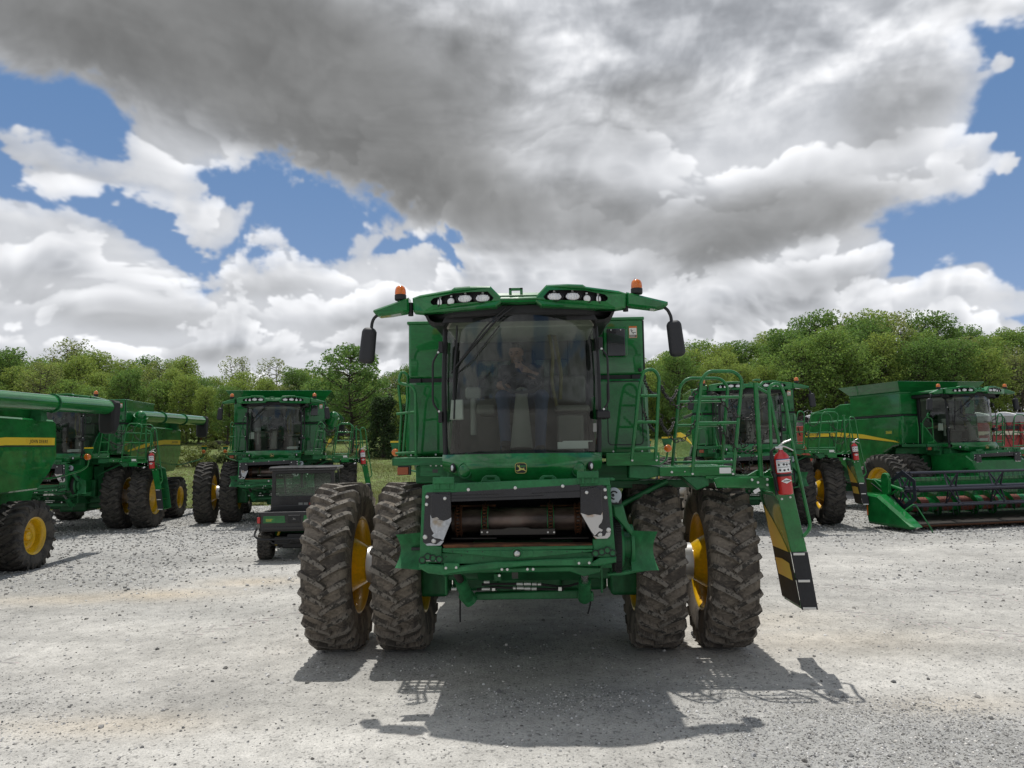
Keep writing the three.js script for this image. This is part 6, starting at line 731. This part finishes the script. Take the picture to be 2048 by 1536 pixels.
{
  const p = fieldPoint(416, 882), g = group(scene, 'transport_auger', p.toArray()); tag(g, 'small red implement with a slanting white tube on the field', 'auger');
  part(g, 'white_tube', rod([0.7, 0.3, 0], [-1.4, 1.75, -0.3], 0.09, 0.09, 12), M.white); part(g, 'red_frame', [box(-1.0, -0.3, 0.1, 0.5, -0.3, 0.4, 0.03), box(0.3, 0.8, 0.15, 0.65, -0.3, 0.3, 0.03), box(-1.0, 0.8, 0.2, 0.32, -0.05, 0.1, 0.01)], M.redDull); part(g, 'axle', [rod([0.7, 0.2, -0.5], [0.7, 0.2, 0.5], 0.2, 0.2, 14)], M.black); part(g, 'jack', rod([-0.1, 0.3, 0], [0.15, 1.2, 0], 0.03, 0.03, 6), M.darkSteel);
}
for (const [px, py, n, label] of [[430, 892, 4, 'low dark harrow frame lying in the grass beside the bushes'], [362, 890, 2, 'short dark folded harrow frame in the grass behind the auger spout'], [462, 888, 3, 'dark harrow frame in the grass beside the raised-hopper harvester']]) {
  const p = fieldPoint(px, py), g = group(scene, 'harrow', p.toArray()); tag(g, label, 'harrow');
  for (let i = 0; i < n; i++) part(g, 'gang', [rod([-1.6 + i * 0.8, 0.25, -0.3], [-0.9 + i * 0.8, 0.15, 0.4], 0.05, 0.05, 6), ...[...Array(6)].map((_, k) => rod([-1.6 + i * 0.8 + k * 0.13, 0.24, -0.3 + k * 0.13], [-1.6 + i * 0.8 + k * 0.13, 0.0, -0.3 + k * 0.13], 0.015, 0.01, 4))], M.darkSteel);
  part(g, 'draw_bar', [rod([-1.7, 0.3, -0.2], [n * 0.8 - 0.9, 0.3, -0.25], 0.05, 0.05, 6), rod([-1.7, 0.28, 0.2], [n * 0.8 - 0.8, 0.2, 0.25], 0.035, 0.035, 6)], M.darkSteel);
}
// ---------------------------------------------------------------- the operator in the cab
{
  const K = (u, v, z) => V(...at(qc(u, v, z), z));
  const hipL = K(800, 900, 0.42), hipR = K(960, 895, 0.42), neck = K(830, 610, 0.36), chest = K(850, 720, 0.36), belly = K(875, 850, 0.38); hipL.y = hipR.y = 2.84; belly.y = 2.92;
  const head = K(805, 460, 0.42), shL = K(690, 655, 0.36), shR = K(995, 640, 0.36), elL = K(640, 800, 0.5), wrL = K(700, 830, 0.72), elR = K(1040, 720, 0.62), wrR = K(900, 640, 0.62), haR = K(860, 600, 0.60);
  const knL = K(665, 925, 0.86), knR = K(1075, 920, 0.86), anL = K(700, 1330, 1.02), anR = K(1060, 1330, 1.02), toL = K(690, 1440, 1.2), toR = K(1080, 1440, 1.2); anL.y = anR.y = 2.33; toL.y = toR.y = 2.275; head.y += 0.0;
  const SH = 0, JE = 1, SK = 2, BO = 3, HA = 4;
  const bones = [[neck, chest, 0.10, 0.15, SH], [chest, belly, 0.155, 0.16, SH], [belly, hipL, 0.15, 0.12, SH], [belly, hipR, 0.15, 0.12, SH], [shL, chest, 0.08, 0.13, SH], [shR, chest, 0.08, 0.13, SH], [shL, elL, 0.065, 0.05, SH], [elL, wrL, 0.046, 0.034, SK], [shR, elR, 0.065, 0.05, SH], [elR, wrR, 0.048, 0.036, SK], [wrR, haR, 0.038, 0.034, SK], [hipL, knL, 0.11, 0.075, JE], [hipR, knR, 0.11, 0.075, JE], [knL, anL, 0.075, 0.055, JE], [knR, anR, 0.075, 0.055, JE], [anL, toL, 0.05, 0.045, BO], [anR, toR, 0.05, 0.045, BO], [neck, head, 0.062, 0.06, SK]];
  // fingers of the hand at the chin and the hand on the armrest
  for (let k = 0; k < 4; k++) { const b = haR.clone().add(V(-0.02 + k * 0.005, 0.03 - k * 0.018, 0.01)), m = b.clone().add(V(-0.035, 0.012, 0.02)), e = m.clone().add(V(-0.02, 0.0, -0.012)); bones.push([b, m, 0.0105, 0.0095, SK], [m, e, 0.0095, 0.008, SK]); const b2 = wrL.clone().add(V(-0.03 + k * 0.02, -0.01, 0.05)), m2 = b2.clone().add(V(0, -0.012, 0.035)), e2 = m2.clone().add(V(0, -0.02, 0.02)); bones.push([wrL, b2, 0.03, 0.012, SK], [b2, m2, 0.010, 0.009, SK], [m2, e2, 0.009, 0.008, SK]); }
  bones.push([haR, haR.clone().add(V(0.0, 0.055, 0.015)), 0.014, 0.010, SK], [wrL, wrL.clone().add(V(0.05, 0.0, 0.045)), 0.016, 0.010, SK]);
  const capsule = (p, [a, b, ra, rb]) => { const bx = b.x - a.x, by = b.y - a.y, bz = b.z - a.z, px = p[0] - a.x, py = p[1] - a.y, pz = p[2] - a.z, t = clamp((px * bx + py * by + pz * bz) / (bx * bx + by * by + bz * bz)); return Math.hypot(px - bx * t, py - by * t, pz - bz * t) - lerp(ra, rb, t); };
  const march = (c, size, n, f) => { const mc = new MarchingCubes(n, new THREE.MeshBasicMaterial(), false, false, 400000); mc.isolation = 0; const h = n / 2; for (let k = 0; k < n; k++) for (let j = 0; j < n; j++) for (let i = 0; i < n; i++) mc.field[i + j * n + k * n * n] = -f([c.x + (i - h) / h * size, c.y + (j - h) / h * size, c.z + (k - h) / h * size]); mc.update(); const pos = mc.positionArray.slice(0, mc.count * 3), nor = mc.normalArray.slice(0, mc.count * 3); for (let i = 0; i < pos.length; i += 3) { pos[i] = c.x + pos[i] * size; pos[i + 1] = c.y + pos[i + 1] * size; pos[i + 2] = c.z + pos[i + 2] * size; } const g = new THREE.BufferGeometry(); g.setAttribute('position', new THREE.Float32BufferAttribute(pos, 3)); g.setAttribute('normal', new THREE.Float32BufferAttribute(nor, 3)); return g; };
  const smin = (a, b, k) => { const h = Math.max(k - Math.abs(a - b), 0) / k; return Math.min(a, b) - h * h * k * 0.25; };
  const tones = [[0.030, 0.033, 0.038], [0.035, 0.055, 0.115], [0.27, 0.155, 0.115], [0.03, 0.025, 0.02], [0.10, 0.085, 0.07]];
  const paint = (g, list, hairTest) => { const p = g.attributes.position, col = []; for (let i = 0; i < p.count; i++) { const q = [p.getX(i), p.getY(i), p.getZ(i)]; let best = 1e9, t = 0; for (const b of list) { const d = capsule(q, b); if (d < best) { best = d; t = b[4]; } } if (hairTest && hairTest(q)) t = HA; col.push(...tones[t]); } g.setAttribute('color', new THREE.Float32BufferAttribute(col, 3)); return g; };
  const mid = V(-0.0, 2.80, 0.62);
  const body = paint(march(mid, 0.72, 96, (p) => { let d = 1e9; for (const b of bones) d = smin(d, capsule(p, b), b[2] < 0.02 ? 0.006 : 0.04); return d; }), bones);
  // head: skull, jaw, nose, brows, ears, looking down to its right
  const turn = new THREE.Matrix4().makeRotationFromEuler(new THREE.Euler(0.30, -0.25, 0.08)), inv = turn.clone().invert();
  const el = (p, x, y, z, a, b, c) => { const k = Math.hypot((p.x - x) / a, (p.y - y) / b, (p.z - z) / c); return (k - 1) * Math.min(a, b, c); };
  const headField = (p) => { const q = V(p[0] - head.x, p[1] - head.y, p[2] - head.z).applyMatrix4(inv); let d = el(q, 0, 0.03, -0.01, 0.078, 0.098, 0.098); d = smin(d, el(q, 0, -0.05, 0.025, 0.060, 0.072, 0.068), 0.03); d = smin(d, el(q, 0, -0.012, 0.098, 0.013, 0.03, 0.022), 0.015); d = smin(d, el(q, 0, 0.028, 0.080, 0.05, 0.010, 0.014), 0.012); for (const s of [-1, 1]) { d = smin(d, el(q, s * 0.078, 0.0, -0.01, 0.012, 0.032, 0.02), 0.008); d = Math.max(d, -el(q, s * 0.03, 0.010, 0.098, 0.017, 0.010, 0.014)); d = smin(d, el(q, s * 0.03, 0.010, 0.080, 0.013, 0.010, 0.011), 0.003); } d = smin(d, el(q, 0, -0.055, 0.088, 0.026, 0.006, 0.008), 0.006); d = smin(d, capsule([q.x, q.y, q.z], [V(0, -0.05, -0.02), V(0, -0.16, -0.05), 0.052, 0.058]), 0.02); return d; };
  const hg = march(head.clone().add(V(0, -0.02, 0)), 0.17, 64, headField); const hc = []; { const p = hg.attributes.position; for (let i = 0; i < p.count; i++) { const q = V(p.getX(i) - head.x, p.getY(i) - head.y, p.getZ(i) - head.z).applyMatrix4(inv); const hair = q.y > 0.055 + q.z * 0.35 || (q.z < -0.01 && q.y > -0.03 && Math.abs(q.x) < 0.088 && q.z < -0.02 + 0.2 * (q.y)); const eyes = Math.abs(Math.abs(q.x) - 0.03) < 0.012 && Math.abs(q.y - 0.010) < 0.006 && q.z > 0.06, brow = Math.abs(Math.abs(q.x) - 0.032) < 0.02 && Math.abs(q.y - 0.032) < 0.005 && q.z > 0.05, mouth = Math.abs(q.x) < 0.024 && Math.abs(q.y + 0.055) < 0.004 && q.z > 0.05, beard = q.z > 0.0 && q.y < -0.03 && !mouth; hc.push(...(eyes || brow ? [0.04, 0.03, 0.025] : mouth ? [0.20, 0.08, 0.06] : beard && !hair ? [0.20, 0.125, 0.095] : tones[hair ? HA : SK])); } hg.setAttribute('color', new THREE.Float32BufferAttribute(hc, 3)); }
  const g = group(scene, 'person'); g.position.set(POSE.x, 0, POSE.z); g.rotation.y = POSE.yaw; tag(g, 'seated person in dark shirt and jeans, hand raised to the chin', 'person');
  part(g, 'body', [body, hg], std(new THREE.Color(1, 1, 1), 0.8, { vertexColors: true }));
}
// ---------------------------------------------------------------- trees
const leafMat = (c) => phys(c, 1, { transmission: 0.5, thickness: 0, specularIntensity: 0.4, vertexColors: true }), barkMat = std(rgb(0.075, 0.062, 0.05), 0.95, { map: grime });
function leaves(out, r, cx, cy, cz, rad, n, size, squash) {
  for (let i = 0; i < n; i++) {
    let x, y, z; do { x = r() * 2 - 1; y = r() * 2 - 1; z = r() * 2 - 1; } while (x * x + y * y + z * z > 1);
    const k = 1 / Math.max(0.35, Math.cbrt(x * x + y * y + z * z)); x *= k * 0.75; y *= k * 0.75; z *= k * 0.75;
    const a = r() * 6.283, tl = (r() - 0.5) * 1.9, s = size * (0.6 + 0.8 * r()), w = s * (0.42 + 0.2 * r()), u = V(Math.cos(a) * Math.cos(tl), Math.sin(tl), Math.sin(a) * Math.cos(tl)), q = V(r() - 0.5, r() - 0.2, r() - 0.5).cross(u).normalize(), c = V(cx + x * rad, cy + y * rad * squash, cz + z * rad), nn = u.clone().cross(q);
    const A = c.clone().addScaledVector(u, -s / 2), B = c.clone().addScaledVector(u, s / 2), C = c.clone().addScaledVector(q, w / 2).addScaledVector(nn, w * 0.2), D = c.clone().addScaledVector(q, -w / 2).addScaledVector(nn, w * 0.2);
    out.p.push(A.x, A.y, A.z, C.x, C.y, C.z, B.x, B.y, B.z, A.x, A.y, A.z, B.x, B.y, B.z, D.x, D.y, D.z); const t = 0.75 + 0.5 * r(), y2 = r() * 0.25; for (let k2 = 0; k2 < 6; k2++) out.c.push(t * (1 + y2), t, t * (1 - y2));
  }
}
const leafGeo = (o) => { const g = new THREE.BufferGeometry(); g.setAttribute('position', new THREE.Float32BufferAttribute(o.p, 3)); g.setAttribute('color', new THREE.Float32BufferAttribute(o.c, 3)); g.computeVertexNormals(); return g; };
function treeShape(seed, { H = 10, w = 3, low = 0.22, clumps = 70, per = 75, size = 0.26, rad = 0.85, droop = 0, cone = 0, trunk = 0.16, lean = 0.3 }) {
  const r = rng(seed), wood = [], out = { p: [], c: [] };
  const tops = r() < 0.5 ? 1 : 2, stems = [...Array(tops)].map((_, k) => { const lx = (r() - 0.5) * lean * 2 + (tops > 1 ? (k ? 0.5 : -0.5) : 0), lz = (r() - 0.5) * lean * 2; return [...Array(9)].map((_, i) => { const t = i / 8; return V(lx * t * t * 1.6 + 0.12 * Math.sin(t * 7 + k), H * 0.9 * t, lz * t * t * 1.6 + 0.1 * Math.cos(t * 6)); }); });
  stems.forEach((s) => wood.push(sweep(s, (t) => trunk * (1 - 0.86 * t), 7)));
  for (let i = 0; i < clumps; i++) {
    const v = Math.pow((i + 0.5) / clumps, 0.8), y = H * lerp(low, 0.97, v), prof = cone ? (1 - v) * 0.95 + 0.06 : Math.sqrt(Math.max(0.03, 1 - Math.pow((v - 0.42) / 0.62, 2))), a = i * 2.4 + r() * 1.2, d = w * prof * Math.sqrt(0.15 + 0.85 * r()) * (0.8 + 0.35 * r()), s = stems[i % tops], ti = clamp((y - d * 0.55) / (H * 0.9), 0.05, 0.98), base = new Poly(s).getPoint(ti), e = V(base.x * 0.6 + Math.cos(a) * d, y - droop * d, base.z * 0.6 + Math.sin(a) * d), m = base.clone().lerp(e, 0.5); m.y -= 0.12 * d;
    wood.push(sweep([base, base.clone().lerp(m, 0.6), m, m.clone().lerp(e, 0.6), e], (t) => lerp(0.055, 0.012, t) * (0.6 + d * 0.12), 4));
    leaves(out, r, e.x, e.y, e.z, rad * (0.65 + 0.6 * r()), Math.round(per * (0.6 + 0.8 * r())), size, 0.72);
  }
  return { wood: join(wood), crown: leafGeo(out) };
}
const KINDS = [
  { label: 'pale yellow-green leafy tree in the wood edge behind the field', mat: leafMat(rgb(0.225, 0.335, 0.080)), shapes: [treeShape(11, { H: 9.5, w: 2.9, clumps: 120, per: 70, size: 0.21, rad: 1.05 }), treeShape(12, { H: 10.2, w: 2.5, clumps: 120, per: 66, low: 0.16, size: 0.21, rad: 1.0 })] },
  { label: 'mid green rounded tree in the wood edge behind the field', mat: leafMat(rgb(0.175, 0.300, 0.074)), shapes: [treeShape(21, { H: 10, w: 3.1, clumps: 125, per: 72, rad: 1.1, size: 0.22 }), treeShape(22, { H: 9, w: 2.7, clumps: 115, per: 72, low: 0.12, size: 0.22, rad: 1.05 })] },
  { label: 'dense dark green tree in the wood edge behind the field', mat: leafMat(rgb(0.125, 0.240, 0.060)), shapes: [treeShape(31, { H: 10.5, w: 3.0, clumps: 125, per: 78, rad: 1.0, size: 0.22 })] },
  { label: 'sparse feathery tree with bare limbs showing in the wood edge', mat: leafMat(rgb(0.200, 0.265, 0.090)), shapes: [treeShape(41, { H: 11, w: 2.9, clumps: 66, per: 42, size: 0.22, low: 0.3 }), treeShape(42, { H: 10.4, w: 3.3, clumps: 64, per: 46, size: 0.22, low: 0.26, droop: 0.15 })] },
];
function tree(kind, shape, x, z, s, turn, label, grp, name = 'leafy_tree', sy = 1) {
  const k = KINDS[kind], q = k.shapes[shape % k.shapes.length], g = group(scene, name); g.position.set(x, groundY(x, z) - 0.1, z); g.rotation.y = turn; g.scale.set(s, s * sy, s);
  for (const [n, geo, m] of [['trunk', q.wood, barkMat], ['crown', q.crown, k.mat]]) { const o = new THREE.Mesh(geo, m); o.name = n; g.add(o); }
  tag(g, label ?? k.label, 'tree', grp ?? ['pale trees of the wood edge', 'rounded trees of the wood edge', 'dark trees of the wood edge', 'feathery trees of the wood edge'][kind]);
}
{
  const r = rng(2024);
  // height of the skyline as read from the photograph: picture x -> picture y
  const sky = [[-200, 690], [0, 690], [90, 682], [170, 695], [260, 715], [300, 712], [370, 728], [430, 738], [520, 730], [600, 742], [690, 725], [800, 735], [1000, 740], [1250, 720], [1320, 690], [1440, 672], [1500, 682], [1560, 660], [1660, 624], [1720, 630], [1790, 640], [1860, 652], [1940, 662], [2010, 668], [2050, 655], [2300, 660]];
  const skyY = (px) => { for (let i = 1; i < sky.length; i++) if (px < sky[i][0]) return lerp(sky[i - 1][1], sky[i][1], (px - sky[i - 1][0]) / (sky[i][0] - sky[i - 1][0])); return 660; };
  const rows = [[-78, 2.9, 0.86, 0], [-83, 3.1, 0.95, 1], [-90, 3.4, 1.03, 2], [-99, 4.2, 1.0, 3]];
  for (const [z, step, f, row] of rows) for (let x = -72; x < 74; x += step * (0.75 + 0.5 * r())) {
    const zz = z + (r() - 0.5) * 3.5, px = 1024 + x / -zz * FOCAL; if (px < -120 || px > 2170) continue;
    const top = EYE + (908 - 7.5 * (px - 1024) / 1024 - skyY(px)) / FOCAL * -zz, want = Math.max(5, (top - groundY(x, zz)) * f * (0.84 + 0.24 * r()));
    const u = r(), warm = fbm(x * 0.07, zz * 0.07, 4.2, 2); let kind = u < 0.42 + warm * 0.5 ? 0 : u < 0.72 ? 1 : u < 0.84 ? 3 : 2; if (px > 1560 && px < 1760 && row < 2) kind = u < 0.5 ? 2 : 1; if (px > 1760 && px < 1960 && row > 0 && u < 0.4) kind = 3;
    tree(kind, (r() * 2) | 0, x, zz, want / 10.9 * (0.92 + 0.16 * r()), r() * 6.28, null, null, 'leafy_tree', 1);
  }
  // the tree that stands forward of the wood, with a dark conifer beside it
  const p = fieldPoint(708, 905); const lone = treeShape(77, { H: 9, w: 3.3, low: 0.28, clumps: 110, per: 80, size: 0.22, rad: 0.8, lean: 0.1 });
  KINDS.push({ mat: leafMat(rgb(0.125, 0.245, 0.068)), shapes: [lone] }); tree(4, 0, -13.0, -62, 1.0, 0.4, 'rounded tree standing forward of the wood beside the muddy harvester', 'single trees on the field', 'leafy_tree', (EYE + (899 - 683) / FOCAL * 62 - groundY(0, -62)) / 9);
  const con = treeShape(78, { H: 5.2, w: 1.9, low: 0.02, clumps: 90, per: 80, size: 0.2, rad: 0.6, cone: 1, droop: 0.2, lean: 0.02 }); KINDS.push({ mat: leafMat(rgb(0.035, 0.075, 0.024)), shapes: [con] });
  tree(5, 0, -9.6, -57, 0.9, 0.3, 'dark conifer beside the rounded tree on the field', 'single trees on the field', 'conifer'); tree(5, 0, -7.7, -58, 0.82, 2.3, 'smaller dark conifer next to the muddy harvester\'s tank', 'single trees on the field', 'conifer');
  // bushes on the field
  const bush = (px, py, w, h, seed, label, c) => { const q = fieldPoint(px, py), rr = rng(seed), o = { p: [], c: [] }, wood = []; for (let i = 0; i < 34; i++) { const a = rr() * 6.28, d = w * Math.sqrt(rr()), y = h * (0.15 + 0.75 * rr()) * (1 - 0.55 * Math.pow(d / w, 2)); leaves(o, rr, Math.cos(a) * d, y, Math.sin(a) * d * 0.6, 0.38, 46, 0.15, 0.8); wood.push(sweep([V(Math.cos(a) * d * 0.3, 0, Math.sin(a) * d * 0.2), V(Math.cos(a) * d * 0.7, y * 0.6, Math.sin(a) * d * 0.4), V(Math.cos(a) * d, y, Math.sin(a) * d * 0.6)], (t) => 0.02 * (1 - 0.7 * t), 4)); } const g = group(scene, 'bush', q.toArray()); part(g, 'stems', wood, barkMat); part(g, 'foliage', leafGeo(o), leafMat(c)); tag(g, label, 'bush'); };
  bush(388, 936, 1.5, 1.6, 301, 'pale leafy bush in the grass under the amber lamp arm', rgb(0.10, 0.14, 0.03)); bush(455, 928, 1.1, 1.3, 302, 'darker bush in the grass beside the dual wheels of the raised-hopper harvester', rgb(0.055, 0.09, 0.025)); bush(420, 900, 0.9, 0.7, 303, 'low bush in the grass between two larger bushes', rgb(0.09, 0.12, 0.035));
  // undergrowth between the trunks and grass, uncountable
  const ur = rng(555), o = { p: [], c: [] }; leaves(o, ur, 0, 0, 0, 0.7, 60, 0.24, 0.8); const geo = leafGeo(o); const n = 1500, im = new THREE.InstancedMesh(geo, leafMat(rgb(0.125, 0.205, 0.052)), n), m4 = new THREE.Matrix4(), q = new THREE.Quaternion(), col = new THREE.Color();
  for (let i = 0; i < n; i++) { const z = -76.5 - ur() * 24, x = (ur() * 2 - 1) * 0.78 * -z, s = 0.7 + 0.9 * ur(); q.setFromEuler(new THREE.Euler(ur() * 6, ur() * 6, ur() * 6)); m4.compose(V(x, groundY(x, z) + 0.3 + 2.6 * ur() * ur(), z), q, V(s, s, s)); im.setMatrixAt(i, m4); const k = 0.7 + 0.7 * ur(); im.setColorAt(i, col.setRGB(k * 1.1, k, k * 0.9)); }
  im.name = 'undergrowth'; tag(im, 'low leafy undergrowth between the trunks of the wood', 'undergrowth', null, 'stuff'); scene.add(im);
  const bl = []; const br = rng(66); for (let i = 0; i < 9; i++) { const a = br() * 6.28, h = 0.6 + 0.6 * br(), l = 0.25 + 0.4 * br(), x = (br() - 0.5) * 0.5, z = (br() - 0.5) * 0.5, w = 0.035; bl.push(x - Math.cos(a + 1.57) * w, 0, z - Math.sin(a + 1.57) * w, x + Math.cos(a + 1.57) * w, 0, z + Math.sin(a + 1.57) * w, x + Math.cos(a) * l, h, z + Math.sin(a) * l); }
  const gg = new THREE.BufferGeometry(); gg.setAttribute('position', new THREE.Float32BufferAttribute(bl, 3)); gg.computeVertexNormals(); const gm = phys(rgb(0.19, 0.225, 0.070), 0.8, { transmission: 0.3, thickness: 0 }); const N = 70000, gi = new THREE.InstancedMesh(gg, gm, N); let c = 0;
  for (let i = 0; i < N * 3 && c < N; i++) { const z = -31 - 46 * Math.pow(ur(), 1.5), x = (ur() * 2 - 1) * 0.75 * -z; if (z > fieldEdge(x) - 0.15 * ur() || x > 18) continue; const h = (0.07 + 0.12 * ur()) * (1 + 0.8 * sstep(0.1, 0.5, fbm(x * 0.3, z * 0.3, 9.9, 3))); q.setFromEuler(new THREE.Euler(0, ur() * 6.28, 0)); m4.compose(V(x, groundY(x, z) + 0.02, z), q, V(0.35, h, 0.35)); gi.setMatrixAt(c, m4); const k = 0.75 + 0.5 * ur(); gi.setColorAt(c, col.setRGB(k * (1 + 0.3 * ur() * ur()), k, k * 0.9)); c++; }
  gi.count = c; gi.name = 'grass'; tag(gi, 'short grass growing over the field and along its gravel edge', 'grass', null, 'stuff'); scene.add(gi);
}
scene.traverse((o) => { if (o.isMesh) { o.castShadow = true; o.receiveShadow = true; } });
renderer.render(scene, camera);
